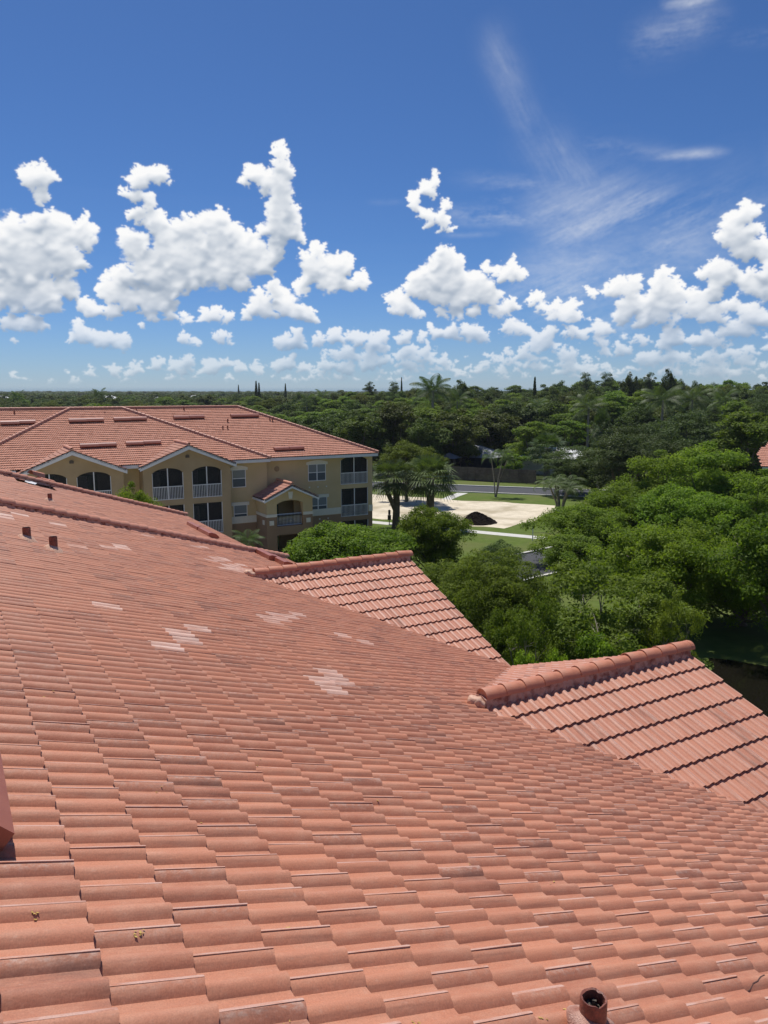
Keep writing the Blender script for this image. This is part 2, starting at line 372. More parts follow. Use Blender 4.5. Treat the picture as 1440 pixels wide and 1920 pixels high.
TB, TA, TD = (.515, .214, .124), (.405, .160, .094), (.190, .082, .054)
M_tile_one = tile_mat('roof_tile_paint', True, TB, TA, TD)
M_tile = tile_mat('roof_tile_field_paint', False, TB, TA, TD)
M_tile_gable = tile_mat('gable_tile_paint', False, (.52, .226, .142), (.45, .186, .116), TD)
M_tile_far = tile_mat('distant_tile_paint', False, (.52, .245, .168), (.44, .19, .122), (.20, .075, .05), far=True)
M_cap = noise_mat('ridge_cap_paint', (.48, .185, .110), (.56, .235, .145), 9, .55, .25, c3=(.55, .29, .20), s3=3)
M_cap_far = noise_mat('distant_cap_paint', (.50, .23, .155), (.58, .29, .20), 4, .5)
M_mortar = noise_mat('pink_mortar', (.46, .26, .20), (.56, .36, .29), 22, .9, .5, c3=(.26, .10, .07), s3=9)
M_mortar_pale = noise_mat('pale_mortar', (.60, .36, .25), (.70, .46, .34), 22, .9, .6)
M_deck = noise_mat('roof_underlay', (.07, .035, .028), (.10, .05, .04), 4)
M_metal = noise_mat('painted_vent_metal', (.27, .080, .050), (.32, .105, .066), 6, .42, .05, spec=.5)
M_pipe = noise_mat('painted_pipe', (.20, .066, .044), (.27, .10, .07), 9, .45, .35, c3=(.12, .05, .04), s3=14)
M_debris = noise_mat('grey_leaf_debris', (.04, .035, .03), (.20, .17, .14), 60, .95, .6)
M_white = noise_mat('white_paint', (.72, .72, .72), (.80, .80, .79), 4, .45)
M_membrane = noise_mat('white_membrane', (.66, .66, .66), (.85, .85, .86), 9, .5, .3, c3=(.25, .2, .18), s3=8)
M_fascia = noise_mat('grey_white_fascia', (.72, .71, .69), (.78, .77, .75), 3, .55)
M_gutter = noise_mat('pale_gutter_metal', (.62, .65, .68), (.70, .73, .76), 3, .35)
M_stucco_tan = noise_mat('tan_stucco', (.56, .43, .235), (.60, .465, .26), 2.0, .92, .25, bscale=40, c3=(.53, .405, .215), s3=.5)
M_stucco_taupe = noise_mat('taupe_stucco', (.40, .295, .17), (.435, .325, .19), 2.0, .92, .25, bscale=40, c3=(.375, .275, .155), s3=.5)
M_stucco_base = noise_mat('brown_base_stucco', (.31, .205, .125), (.345, .23, .14), 2.0, .92, .25, bscale=40, c3=(.285, .19, .115), s3=.5)
M_trim = noise_mat('cream_trim', (.70, .66, .55), (.75, .71, .60), 4, .8)
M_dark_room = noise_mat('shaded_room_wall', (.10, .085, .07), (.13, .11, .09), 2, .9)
M_medal = noise_mat('cast_medallion', (.30, .22, .12), (.40, .30, .17), 30, .8, .4)
M_bush_dark = None
def screen_mat():
    m, nt, b = new_mat('dark_insect_screen'); N = nt.nodes.new; LK = nt.links.new
    b.inputs['Base Color'].default_value = (.012, .014, .018, 1); b.inputs['Roughness'].default_value = .6
    tr = N('ShaderNodeBsdfTransparent'); mx = N('ShaderNodeMixShader'); mx.inputs[0].default_value = .42
    LK(b.outputs[0], mx.inputs[1]); LK(tr.outputs[0], mx.inputs[2]); LK(mx.outputs[0], nt.nodes['Material Output'].inputs[0]); return m
M_screen = screen_mat()
def glass_mat(name, c, r=.06):
    m, nt, b = new_mat(name); b.inputs['Base Color'].default_value = rgb(c); b.inputs['Roughness'].default_value = r; b.inputs['Specular IOR Level'].default_value = .6; return m
M_pane_up = glass_mat('pane_with_blind', (.22, .24, .26), .10)
M_pane_dn = glass_mat('screened_pane', (.085, .10, .125), .25)
M_slider = glass_mat('sliding_glass', (.03, .045, .05), .08)
M_curtain = noise_mat('pale_vertical_blind', (.16, .17, .18), (.26, .27, .28), 8, .9)

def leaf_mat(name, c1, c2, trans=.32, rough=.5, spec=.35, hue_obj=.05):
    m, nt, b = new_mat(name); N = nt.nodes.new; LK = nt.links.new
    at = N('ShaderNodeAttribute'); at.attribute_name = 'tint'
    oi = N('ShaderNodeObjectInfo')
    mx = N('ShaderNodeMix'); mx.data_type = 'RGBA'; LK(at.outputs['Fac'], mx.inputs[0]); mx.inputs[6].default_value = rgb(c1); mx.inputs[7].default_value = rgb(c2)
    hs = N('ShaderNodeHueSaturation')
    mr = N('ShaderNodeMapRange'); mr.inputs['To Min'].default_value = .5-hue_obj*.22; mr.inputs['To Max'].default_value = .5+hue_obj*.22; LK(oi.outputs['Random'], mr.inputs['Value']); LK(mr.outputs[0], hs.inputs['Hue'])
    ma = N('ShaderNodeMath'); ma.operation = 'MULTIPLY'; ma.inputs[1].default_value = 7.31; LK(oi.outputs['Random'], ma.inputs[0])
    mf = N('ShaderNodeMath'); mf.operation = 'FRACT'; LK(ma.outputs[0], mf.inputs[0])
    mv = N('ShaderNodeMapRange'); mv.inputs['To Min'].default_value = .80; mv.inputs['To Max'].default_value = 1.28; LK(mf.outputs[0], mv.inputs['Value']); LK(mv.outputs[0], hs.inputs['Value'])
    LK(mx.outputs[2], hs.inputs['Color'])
    LK(hs.outputs[0], b.inputs['Base Color']); b.inputs['Roughness'].default_value = rough; b.inputs['Specular IOR Level'].default_value = spec
    tl = N('ShaderNodeBsdfTranslucent'); tm = N('ShaderNodeMix'); tm.data_type = 'RGBA'; tm.blend_type = 'MULTIPLY'; tm.inputs[0].default_value = 1
    LK(hs.outputs[0], tm.inputs[6]); tm.inputs[7].default_value = (1.25, 1.3, .55, 1); LK(tm.outputs[2], tl.inputs['Color'])
    ms = N('ShaderNodeMixShader'); ms.inputs[0].default_value = trans
    LK(b.outputs[0], ms.inputs[1]); LK(tl.outputs[0], ms.inputs[2]); LK(ms.outputs[0], nt.nodes['Material Output'].inputs[0])
    return m
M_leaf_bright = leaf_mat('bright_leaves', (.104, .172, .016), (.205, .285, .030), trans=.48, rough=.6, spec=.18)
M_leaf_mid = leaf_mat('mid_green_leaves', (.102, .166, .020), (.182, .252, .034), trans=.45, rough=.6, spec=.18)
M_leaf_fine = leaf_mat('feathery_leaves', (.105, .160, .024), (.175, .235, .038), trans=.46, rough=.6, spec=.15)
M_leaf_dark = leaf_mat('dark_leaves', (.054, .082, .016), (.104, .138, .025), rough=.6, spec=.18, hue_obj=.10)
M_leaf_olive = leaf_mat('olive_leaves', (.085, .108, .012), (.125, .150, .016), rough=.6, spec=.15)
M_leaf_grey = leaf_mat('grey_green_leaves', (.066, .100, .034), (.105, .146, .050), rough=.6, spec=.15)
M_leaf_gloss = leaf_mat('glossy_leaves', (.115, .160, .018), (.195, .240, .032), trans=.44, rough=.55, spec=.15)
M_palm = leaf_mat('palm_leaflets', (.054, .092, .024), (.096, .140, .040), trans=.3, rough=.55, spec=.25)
M_palm_dry = noise_mat('dry_frond', (.22, .13, .06), (.32, .2, .1), 6, .9)
M_bark = noise_mat('grey_brown_bark', (.12, .095, .07), (.20, .165, .13), 6, .95, .5)
M_bark_pale = noise_mat('pale_bark', (.22, .19, .15), (.34, .30, .25), 6, .95, .4)

# ------------------------------------------------------------------ mesh helpers
def link_mesh(name, me, mats, parent=None):
    o = bpy.data.objects.new(name, me); col.objects.link(o)
    for m in (mats if isinstance(mats, (list, tuple)) else [mats]):
        if m: me.materials.append(m)
    if parent: o.parent = parent
    return o
class MB:
    def __init__(s, off=(0, 0, 0)):
        s.v = []; s.f = []; s.m = []; s.off = off
    def face(s, pts, mi=0):
        i = len(s.v); s.v += [(p[0]-s.off[0], p[1]-s.off[1], p[2]-s.off[2]) for p in pts]
        s.f.append(tuple(range(i, i+len(pts)))); s.m.append(mi); return s
    def box(s, x0, x1, y0, y1, z0, z1, mi=0):
        P = [(x0, y0, z0), (x1, y0, z0), (x1, y1, z0), (x0, y1, z0), (x0, y0, z1), (x1, y0, z1), (x1, y1, z1), (x0, y1, z1)]
        for q in ((3, 2, 1, 0), (4, 5, 6, 7), (0, 1, 5, 4), (1, 2, 6, 5), (2, 3, 7, 6), (3, 0, 4, 7)): s.face([P[k] for k in q], mi)
        return s
    def prism(s, poly, d, mi=0):
        """closed solid: polygon (3-D points) pushed along d"""
        A = [Vector(p) for p in poly]; B = [p+Vector(d) for p in A]; n = len(A)
        s.face(A, mi); s.face(B[::-1], mi)
        for i in range(n): s.face([A[i], B[i], B[(i+1) % n], A[(i+1) % n]], mi)
        return s
    def tube(s, pts, rad, n=6, mi=0, cap=True):
        pts = [Vector(p) for p in pts]
        if isinstance(rad, (int, float)): rad = [rad]*len(pts)
        rings = []
        for i, p in enumerate(pts):
            t = (pts[min(i+1, len(pts)-1)]-pts[max(i-1, 0)]).normalized()
            a = t.cross(Vector((0, 0, 1)) if abs(t.z) < .95 else Vector((1, 0, 0))).normalized(); b2 = t.cross(a)
            rings.append([p+(a*math.cos(2*PI*k/n)+b2*math.sin(2*PI*k/n))*rad[i] for k in range(n)])
        for i in range(len(rings)-1):
            for k in range(n): s.face([rings[i][k], rings[i][(k+1) % n], rings[i+1][(k+1) % n], rings[i+1][k]], mi)
        if cap: s.face(rings[0], mi); s.face(rings[-1][::-1], mi)
        return s
    def build(s, name, mats, parent=None, smooth=False, merge=False):
        me = bpy.data.meshes.new(name); me.from_pydata(s.v, [], s.f)
        me.polygons.foreach_set('material_index', s.m)
        if merge:
            bm = bmesh.new(); bm.from_mesh(me); bmesh.ops.remove_doubles(bm, verts=bm.verts, dist=1e-4); bmesh.ops.recalc_face_normals(bm, faces=bm.faces); bm.to_mesh(me); bm.free()
        if smooth: me.polygons.foreach_set('use_smooth', [True]*len(me.polygons))
        me.update()
        return link_mesh(name, me, mats, parent)
def empty(name, loc, rz=0.0):
    o = bpy.data.objects.new(name, None); col.objects.link(o); o.location = loc; o.rotation_euler = (0, 0, rz); o.empty_display_size = .3; return o
def tag(o, label=None, cat=None, group=None, kind=None):
    if label: o['label'] = label
    if cat: o['category'] = cat
    if group: o['group'] = group
    if kind: o['kind'] = kind
    return o
def fast_mesh(name, V, Fq, tint=None, smooth=False):
    """V (n,3), Fq (m,k) with k = 3 or 4"""
    me = bpy.data.meshes.new(name); V = np.asarray(V, np.float32); Fq = np.asarray(Fq, np.int32)
    me.vertices.add(len(V)); me.vertices.foreach_set('co', V.ravel())
    k = Fq.shape[1]; me.loops.add(Fq.size); me.loops.foreach_set('vertex_index', Fq.ravel())
    me.polygons.add(len(Fq)); me.polygons.foreach_set('loop_start', np.arange(len(Fq), dtype=np.int32)*k)
    me.update(calc_edges=True)
    if tint is not None:
        a = me.attributes.new('tint', 'FLOAT', 'POINT'); a.data.foreach_set('value', np.asarray(tint, np.float32))
    if smooth: me.polygons.foreach_set('use_smooth', [True]*len(Fq))
    return me

# ------------------------------------------------------------------ roof tiles
EXPO, HW = .36, .158
def hump(t, A=.033):
    x = np.abs(t-np.round(t)); return A*np.clip(1-(x/.335)**2, 0, 1)      # rounded barrel, flat pan between
def tile_arrays(nseg, rng, seed_jit=1.0, A=.033, lift=.030, thick=.026, cols=2, lipz=.0035):
    """one double-barrel tile: x down the slope (0 upper .. EXPO butt), y across, z up"""
    one = [0, .09, .18, .25, .30, .335, .50, .665, .70, .75, .82, .91] if nseg > 8 else [0, .17, .335, .665, .83]
    t = np.array([k+q for k in range(cols) for q in one]+[cols]); y = t*HW
    z = hump(t, A)
    lip = lipz*np.clip(1-(t-.06)/.2, 0, 1)
    up = np.stack([np.full_like(y, -.03), y, z+lip-lift-.002], 1)
    lo = np.stack([np.full_like(y, EXPO), y, z+lip], 1)
    if seed_jit: lo[:, 0] += rng.normal(0, .0012, len(y))*seed_jit
    bt = lo.copy(); bt[:, 2] -= thick; bt[:, 0] -= .006
    V = np.concatenate([up, lo, bt]); n = len(y); Fq = []; edge = []
    for i in range(n-1):
        Fq.append((i, n+i, n+i+1, i+1)); edge.append(0)
        Fq.append((n+i, 2*n+i, 2*n+i+1, n+i+1)); edge.append(1)
    # near side lip
    k = len(V); V = np.concatenate([V, [[-.03, .0015, up[0, 2]-.012], [EXPO-.004, .0015, lo[0, 2]-.014]]])
    Fq.append((0, k, k+1, n)); edge.append(0)
    return V, np.array(Fq), np.array(edge)
def set_tile_attrs(me, tuv, tvar):
    a = me.attributes.new('tuv', 'FLOAT_VECTOR', 'POINT'); a.data.foreach_set('vector', np.asarray(tuv, np.float32).ravel())
    a = me.attributes.new('tvar', 'FLOAT_VECTOR', 'POINT'); a.data.foreach_set('vector', np.asarray(tvar, np.float32).ravel())
def split_butt(V, Fq, edge):
    """separate verts for the butt faces so their attribute stays crisp"""
    e = np.where(edge == 1)[0]; ids = np.unique(Fq[e]); mp = {int(i): len(V)+k for k, i in enumerate(ids)}
    F2 = Fq.copy()
    for r in e: F2[r] = [mp[int(i)] for i in Fq[r]]
    butt = np.concatenate([np.zeros(len(V)), np.ones(len(ids))])
    return np.concatenate([V, V[ids]]), F2, butt
def inside(poly, x, y):
    c = False; n = len(poly)
    for i in range(n):
        x0, y0 = poly[i]; x1, y1 = poly[(i+1) % n]
        if (y0 > y) != (y1 > y) and x < (x1-x0)*(y-y0)/(y1-y0)+x0: c = not c
    return c
def tile_spots(poly, v_phase, u_phase, skip=None, grow=.0):
    """(u, v, course) of each tile's upper near corner inside a polygon in (u across, v down) metres"""
    us = [p[0] for p in poly]; vs_ = [p[1] for p in poly]
    k0 = int(math.floor((min(vs_)-v_phase)/EXPO))-1; k1 = int(math.ceil((max(vs_)-v_phase)/EXPO))+1
    out = []
    for k in range(k0, k1):
        v = v_phase+k*EXPO
        ph = u_phase+(HW if k % 2 else 0)
        j0 = int(math.floor((min(us)-ph)/(2*HW)))-1; j1 = int(math.ceil((max(us)-ph)/(2*HW)))+1
        for j in range(j0, j1):
            u = ph+j*2*HW
            hit = any(inside(poly, u+a*2*HW, v+b*EXPO) for a, b in ((.5, .5), (.05, .05), (.95, .05), (.05, .95), (.95, .95))) if grow else inside(poly, u+HW, v+.5*EXPO)
            if hit and not (skip and skip(u+HW, v+.5*EXPO)): out.append((u, v, k))
    return out
def frame(O, U, V):
    """4x4: x = V down the slope, y = U across, z = outward"""
    U, V = Vector(U).normalized(), Vector(V).normalized(); Nn = V.cross(U)
    if Nn.z < 0: U = -U; Nn = V.cross(U)
    return Matrix(((V.x, U.x, Nn.x, O[0]), (V.y, U.y, Nn.y, O[1]), (V.z, U.z, Nn.z, O[2]), (0, 0, 0, 1)))
def tile_field(name, spots, Mx, mat, parent, nseg=12, seed=1, pale=None, cuts=(), jit=.0018, kind='stuff', A=.033, lift=.030, thick=.026, lip=.0035):
    rng = np.random.default_rng(seed)
    V0, F0, e0 = tile_arrays(nseg, rng, 0, A=A, lift=lift, thick=thick, lipz=lip); V0, F0, b0 = split_butt(V0, F0, e0)
    n = len(spots); S = np.array([(s[1], s[0]) for s in spots])
    P = np.repeat(V0[None], n, 0)
    P[:, :, 2] += rng.normal(0, jit*.5, (n, 1)); P[:, :, 2] += (P[:, :, 0]/EXPO)*rng.normal(0, jit, (n, 1))
    yaw = rng.normal(0, .004, (n, 1)); P[:, :, 0] += P[:, :, 1]*yaw
    P[:, :, 0] += S[:, 0:1]; P[:, :, 1] += S[:, 1:2]
    rnd = rng.random(n); pl = np.array([pale(s) if pale else 0 for s in spots]) if n else np.zeros(0)
    tuv = np.stack([P[:, :, 1], P[:, :, 0], np.repeat(V0[None, :, 1]/(2*HW), n, 0)], 2)
    tv = np.stack([np.repeat(rnd[:, None], P.shape[1], 1), np.repeat(pl[:, None], P.shape[1], 1), np.repeat(b0[None], n, 0)], 2)
    Fq = (F0[None]+(np.arange(n)*len(V0))[:, None, None]).reshape(-1, 4)
    R = np.array(Mx)[:3, :3]; T = np.array(Mx)[:3, 3]
    Vw = P.reshape(-1, 3) @ R.T + T
    me = fast_mesh(name, Vw, Fq); set_tile_attrs(me, tuv.reshape(-1, 3), tv.reshape(-1, 3))
    for co, no in cuts:
        bm = bmesh.new(); bm.from_mesh(me)
        bmesh.ops.bisect_plane(bm, geom=bm.verts[:]+bm.edges[:]+bm.faces[:], plane_co=co, plane_no=no, clear_outer=True, dist=1e-5)
        bm.to_mesh(me); bm.free()
    sm = np.ones(len(me.polygons), bool); me.polygons.foreach_set('use_smooth', sm)
    try: me.set_sharp_from_angle(angle=math.radians(38))
    except Exception: pass
    o = link_mesh(name, me, mat, parent)
    if kind: o['kind'] = kind
    return o
def cap_mesh(name, L=.40, r0=.114, r1=.121, n=10, sq=1.0):
    """barrel cap, x along (0 tucked end .. L open end)"""
    mb = MB(); rings = []
    for x, r in ((-.05, r0), (L*.85, r1*.985), (L, r1)):
        rings.append([(x, math.cos(PI*k/n)*r*1.05, math.sin(PI*k/n)*r*sq) for k in range(n+1)])
    for a, b in zip(rings, rings[1:]):
        for k in range(n): mb.face([a[k], b[k], b[k+1], a[k+1]])
    inner = [(L, y*.90, z*.90) for (_, y, z) in rings[-1]]
    back = [(L-.03, y, z) for (_, y, z) in inner]
    for k in range(n):
        mb.face([rings[-1][k], inner[k], inner[k+1], rings[-1][k+1]]); mb.face([inner[k], back[k], back[k+1], inner[k+1]])
    mb.face(back)
    o = mb.build(name, M_cap, None, merge=True); me = o.data
    me.polygons.foreach_set('use_smooth', [True]*len(me.polygons))
    try: me.set_sharp_from_angle(angle=math.radians(40))
    except Exception: pass
    return o
def line_frame(p, d, up=(0, 0, 1)):
    d = Vector(d).normalized(); s = Vector(up).cross(d).normalized(); u = d.cross(s)
    return Matrix(((d.x, s.x, u.x, p[0]), (d.y, s.y, u.y, p[1]), (d.z, s.z, u.z, p[2]), (0, 0, 0, 1)))
CAP = None
def caps_along(name, p0, p1, parent, step=.36, lift=.045, seed=0, first=None, joined=False, sq=1.0):
    """caps laid from p0 (far end tucked) towards p1; each one an object unless joined"""
    global CAP
    rg = random.Random(seed); p0, p1 = Vector(p0), Vector(p1); d = (p1-p0); n = max(1, int(round(d.length/step))); st = d.length/n; d.normalize()
    if CAP is None:
        CAP = cap_mesh('ridge_cap'); src = CAP; fresh = True
    else: fresh = False
    if joined:
        V = np.array([v.co for v in CAP.data.vertices]); polys = [tuple(p.vertices) for p in CAP.data.polygons]; VV = []; FF = []
        for i in range(n):
            Mx = line_frame(p0+d*st*i+Vector((0, 0, lift)), d+Vector((0, 0, .05)))
            VV += [tuple(Mx @ Vector(v)) for v in V]; FF += [tuple(q+i*len(V) for q in p) for p in polys]
        me = bpy.data.meshes.new(name); me.from_pydata(VV, [], FF); me.polygons.foreach_set('use_smooth', [True]*len(FF))
        o = link_mesh(name, me, M_cap_far, parent); o['kind'] = 'stuff'; return o
    for i in range(n):
        o = CAP if (fresh and i == 0) else CAP.copy()
        if o is not CAP: col.objects.link(o)
        o.name = name; o.parent = parent
        dd = d+Vector((rg.gauss(0, .008), rg.gauss(0, .008), .05+rg.gauss(0, .008)))
        Mx = line_frame(p0+d*st*i+Vector((0, 0, lift+rg.gauss(0, .003))), dd)
        o.matrix_local = Mx @ Matrix.Diagonal((st/.36, 1, 1, 1))
def mortar_along(name, p0, p1, parent, w=.105, h=.10, drop=.03, mat=None, seed=0):
    rg = random.Random(seed); p0, p1 = Vector(p0), Vector(p1); n = int((p1-p0).length/.055); d = (p1-p0).normalized(); s = Vector((0, 0, 1)).cross(d).normalized()
    mb = MB(); rows = []
    for i in range(n+1):
        c = p0+(p1-p0)*i/n
        a = rg.uniform(-.012, .012); b = rg.uniform(-.012, .012)
        rows.append([c+s*(w+.02+a)+Vector((0, 0, -drop-.03)), c+s*(w*.93+a)+Vector((0, 0, h*.72)), c+Vector((0, 0, h)), c-s*(w*.93+b)+Vector((0, 0, h*.72)), c-s*(w+.02+b)+Vector((0, 0, -drop-.03))])
    for r0, r1 in zip(rows, rows[1:]):
        for k in range(4): mb.face([r0[k], r0[k+1], r1[k+1], r1[k]])
    mb.face(rows[0][::-1]); mb.face(rows[-1])
    return mb.build(name, mat or M_mortar, parent, merge=True)

# ------------------------------------------------------------------ ground, street, lot, pond
M_grass = noise_mat('mown_grass', (.080, .120, .022), (.115, .155, .036), 1.2, .95, .5, bscale=30, spec=.1, c3=(.125, .140, .045), s3=.16)
M_floor = noise_mat('woodland_floor', (.028, .040, .014), (.05, .062, .02), .5, 1, 0, spec=.05)
M_sand = noise_mat('bare_sand', (.56, .49, .37), (.70, .62, .48), .9, .95, .3, bscale=14, spec=.1, c3=(.42, .36, .25), s3=.22)
M_asphalt = noise_mat('asphalt', (.058, .060, .066), (.075, .077, .084), 3, .9, .3)
M_conc = noise_mat('pale_concrete', (.50, .49, .45), (.60, .585, .54), 2, .9, .2)
def water_mat():
    m, nt, b = new_mat('pond_water'); N = nt.nodes.new; LK = nt.links.new
    b.inputs['Base Color'].default_value = (.010, .009, .006, 1); b.inputs['Roughness'].default_value = .04; b.inputs['Specular IOR Level'].default_value = .5
    tc = N('ShaderNodeTexCoord'); n = N('ShaderNodeTexNoise'); n.inputs['Scale'].default_value = 2.2; n.inputs['Detail'].default_value = 3; LK(tc.outputs['Object'], n.inputs['Vector'])
    bp = N('ShaderNodeBump'); bp.inputs['Strength'].default_value = .10; bp.inputs['Distance'].default_value = .05; LK(n.outputs[0], bp.inputs['Height']); LK(bp.outputs[0], b.inputs['Normal']); return m
M_water = water_mat()
def sheet(name, poly, z, mat, jag=0, seed=0, sub=0.0):
    pts = [(p[0], p[1]) for p in poly]
    if jag:
        rg = random.Random(seed); q = []
        for i in range(len(pts)):
            a, b = Vector(pts[i]), Vector(pts[(i+1) % len(pts)]); n = max(1, int((b-a).length/sub)); nn = Vector((-(b-a).y, (b-a).x)).normalized(); off = 0
            for k in range(n):
                off = off*.6+rg.uniform(-jag, jag)
                q.append(tuple(a+(b-a)*k/n+nn*(off if k else 0)))
        pts = q
    bm = bmesh.new(); vs2 = [bm.verts.new((x, y, z)) for x, y in pts]; f = bm.faces.new(vs2)
    if f.normal.z < 0: f.normal_flip()
    bmesh.ops.triangulate(bm, faces=bm.faces[:], ngon_method='EAR_CLIP'); me = bpy.data.meshes.new(name); bm.to_mesh(me); bm.free()
    return tag(link_mesh(name, me, mat), kind='structure')
def disc(R, n=48): return [(R*math.cos(2*PI*k/n), R*math.sin(2*PI*k/n)) for k in range(n)]
sheet('ground', disc(9000), -.012, M_floor)
lawn = [(-70, -30), (70, -30), (75, 30), (60, 70), (46, 96), (40, 117), (24.5, 120.5), (-2, 131), (-60, 150), (-75, 60)]
sheet('lawn', lawn, 0.0, M_grass)
# street with kerbs: runs slightly towards us to the right
sA, sB = Vector((-1.8, 122.5)), Vector((31, 112.5)); sd = (sB-sA).normalized(); sn = Vector((sd.y, -sd.x))      # sn points to the viewer
def strip(name, a, b, d, n, w0, w1, z, mat, l0, l1):
    P = [a+d*l0+n*w0, a+d*l1+n*w0, a+d*l1+n*w1, a+d*l0+n*w1]; return sheet(name, P, z, mat)
strip('road', sA, sB, sd, sn, .15, 7.4, .004, M_asphalt, -120, 120)
def kerb(name, a, d, n, w0, w1, l0, l1, h=.13):
    mb = MB(); P = [a+d*l0+n*w0, a+d*l1+n*w0, a+d*l1+n*w1, a+d*l0+n*w1]
    mb.prism([(p.x, p.y, -.05) for p in P], (0, 0, h+.05)); return tag(mb.build(name, M_conc), kind='structure')
kerb('kerb', sA, sd, sn, -.25, .15, -120, 120); kerb('kerb', sA, sd, sn, 7.4, 7.75, -120, 120)
# sand lot
sand = [on_ground(*q)[:2] for q in ((560, 922), (699, 927), (760, 930), (849, 937.5), (960, 943), (1041, 948), (1046, 954), (1014, 968), (979, 981), (945, 991), (882, 987), (800, 978), (699, 972), (560, 962))]
sheet('sand_lot', sand, .004, M_sand, .45, 4, 1.2)
# sidewalk
wa, wb = Vector(on_ground(699, 979)[:2]), Vector(on_ground(998, 1007)[:2]); wd = (wb-wa).normalized(); wn = Vector((wd.y, -wd.x))
mb = MB(); l = -50
walk_root = None
sheet('sidewalk', [wa+wd*-50+wn*-.75, wa+wd*24+wn*-.75, wa+wd*24+wn*.75, wa+wd*-50+wn*.75], .008, M_conc)
sheet('driveway_apron', [on_ground(*q)[:2] for q in ((828, 936), (842, 929.5), (858, 924), (878, 924.6), (862, 930), (846, 937))], .008, M_conc)
cq = [to_world(np.array([x, y, 0]))[:2] for x, y in ((-30, 38), (13, 38), (13, 50), (24.5, 54.5), (24.5, 61.2), (-30, 61.2))]
sheet('bounce_court', cq, .004, noise_mat('pale_bounce_paving', (.62, .56, .46), (.70, .64, .53), 2, .9, .2))  # hidden pale paving, added to bounce sunlight onto the facade across the way
# lane with white kerb behind the near trees
la, lb = Vector((12.4, 59.4)), Vector((20.9, 66.5)); ld = (lb-la).normalized(); ln = Vector((ld.y, -ld.x))
strip('lane', la, lb, ld, ln, -6.3, 0, .004, M_asphalt, -6, 26)
kerb('lane_kerb', la, ld, ln, 0, .28, -6, 26); kerb('lane_kerb', la, ld, ln, -6.6, -6.3, -6, 26)
# pond
pond = [on_ground(*q)[:2] for q in ((1330, 1234), (1372, 1238), (1440, 1250), (1560, 1275), (1700, 1400), (1500, 1560), (1420, 1420), (1370, 1330))]
sheet('pond', pond, .02, M_water, .25, 2, .8)
# ------------------------------------------------------------------ the apartment building we stand on
S21 = math.radians(21.0); T21 = math.tan(S21); HP = 1.806
A_, V_, N_ = Vector((0, 1, 0)), Vector((math.cos(S21), 0, -math.sin(S21))), Vector((math.sin(S21), 0, math.cos(S21)))
EYE = Vector((0, 0, CZ)); O_ = EYE-N_*HP
own = empty('apartment_building', (0, 0, 0), TH)
tag(own, 'terracotta tiled apartment building underfoot, its long roof slope filling the foreground', 'building')
def slope_z(x, x0=0.0, z0=None):           # height of the main slope (tile troughs) at local x
    return CZ-HP/math.cos(S21)-x*T21
def loc_on_main(u, v):
    d = Vector(to_local(ray(u, v))); t = (O_-EYE).dot(N_)/d.dot(N_); return EYE+d*t
XE = 10.12                                   # eave
XR = -2.1                                    # ridge
c_hip = loc_on_main(496, 1036); c_hip = Vector((XE, c_hip.y, slope_z(XE)))
hip_lo = c_hip; hip_hi = loc_on_main(0, 948); hd = hip_hi-hip_lo; hip_hi = hip_lo+hd*((XR-XE)/hd.x)
YN = -7.0
def uv(P): r = P-O_; return (r.dot(A_), r.dot(V_))
main_poly3 = [Vector((XR, YN, slope_z(XR))), Vector((XE, YN, slope_z(XE))), hip_lo, hip_hi]
DK = .075                                    # the deck lies this far under the tile troughs
mb = MB(); mb.prism([p-N_*DK for p in main_poly3], -N_*.08)
main_roof = mb.build('main_roof', M_deck, own)
main_uv = [uv(p) for p in main_poly3]
FR = frame(O_, A_, V_)
VPH = 1.966*EXPO
# dormers: ridge height, gable plane and where the ridge starts, in building coordinates
Z_DR = CZ-4.22; XG = 10.16
DORM = [dict(y=8.03, x0=6.10, xg=10.34), dict(y=16.42, x0=5.92, xg=10.16)]
HWID = (Z_DR-slope_z(XE))/T21                # half width down to the eave height
def in_dormer(u, v):
    P = O_+A_*u+V_*v
    for D in DORM:
        half = (Z_DR-slope_z(P.x))/T21 if False else (P.x-D['x0'])
        if P.x > D['x0']+.8 and abs(P.y-D['y']) < half-.75: return True
    return False
spots = tile_spots(main_uv, VPH-8*EXPO, 2.72, skip=in_dormer, grow=1)
spots = [s for s in spots if s[1]+EXPO < XE/math.cos(S21)+HP*math.tan(S21)+.25]
PALE = [(342, 1182, 30, 8, .9), (350, 1200, 28, 14, .85), (320, 1216, 34, 8, .9), (360, 1240, 30, 6, .6), (605, 1250, 24, 8, .8), (618, 1272, 34, 14, .9), (632, 1292, 28, 8, .9), (705, 1306, 34, 8, .7),
        (212, 1141, 26, 7, .9), (512, 1160, 24, 8, .7), (535, 1172, 34, 9, .55), (548, 1155, 22, 6, .7), (635, 1190, 14, 4, .8), (680, 1205, 34, 6, .7), (700, 1215, 18, 6, .8), (405, 1052, 24, 7, .8), (440, 1068, 34, 8, .8), (470, 1080, 16, 5, .6),
        (20, 967, 20, 6, 1), (118, 985, 16, 4, .9), (212, 1027, 20, 4, .9), (308, 1023, 14, 3, .8), (335, 1012, 14, 3, .8), (375, 1026, 16, 3, .7), (268, 1007, 14, 3, .7), (155, 1028, 20, 4, .5)]
def pale_at(s):
    P = to_world(O_+A_*(s[0]+HW)+V_*(s[1]+.5*EXPO)); q = project(P)
    if not q: return 0
    for (u, v, ru, rv, pr) in PALE:
        if ((q[0]-u)/ru)**2+((q[1]-v)/rv)**2 < 1: return pr if (math.sin(s[0]*91.7+s[1]*37.3)*.5+.5) < pr else 0
    return 0
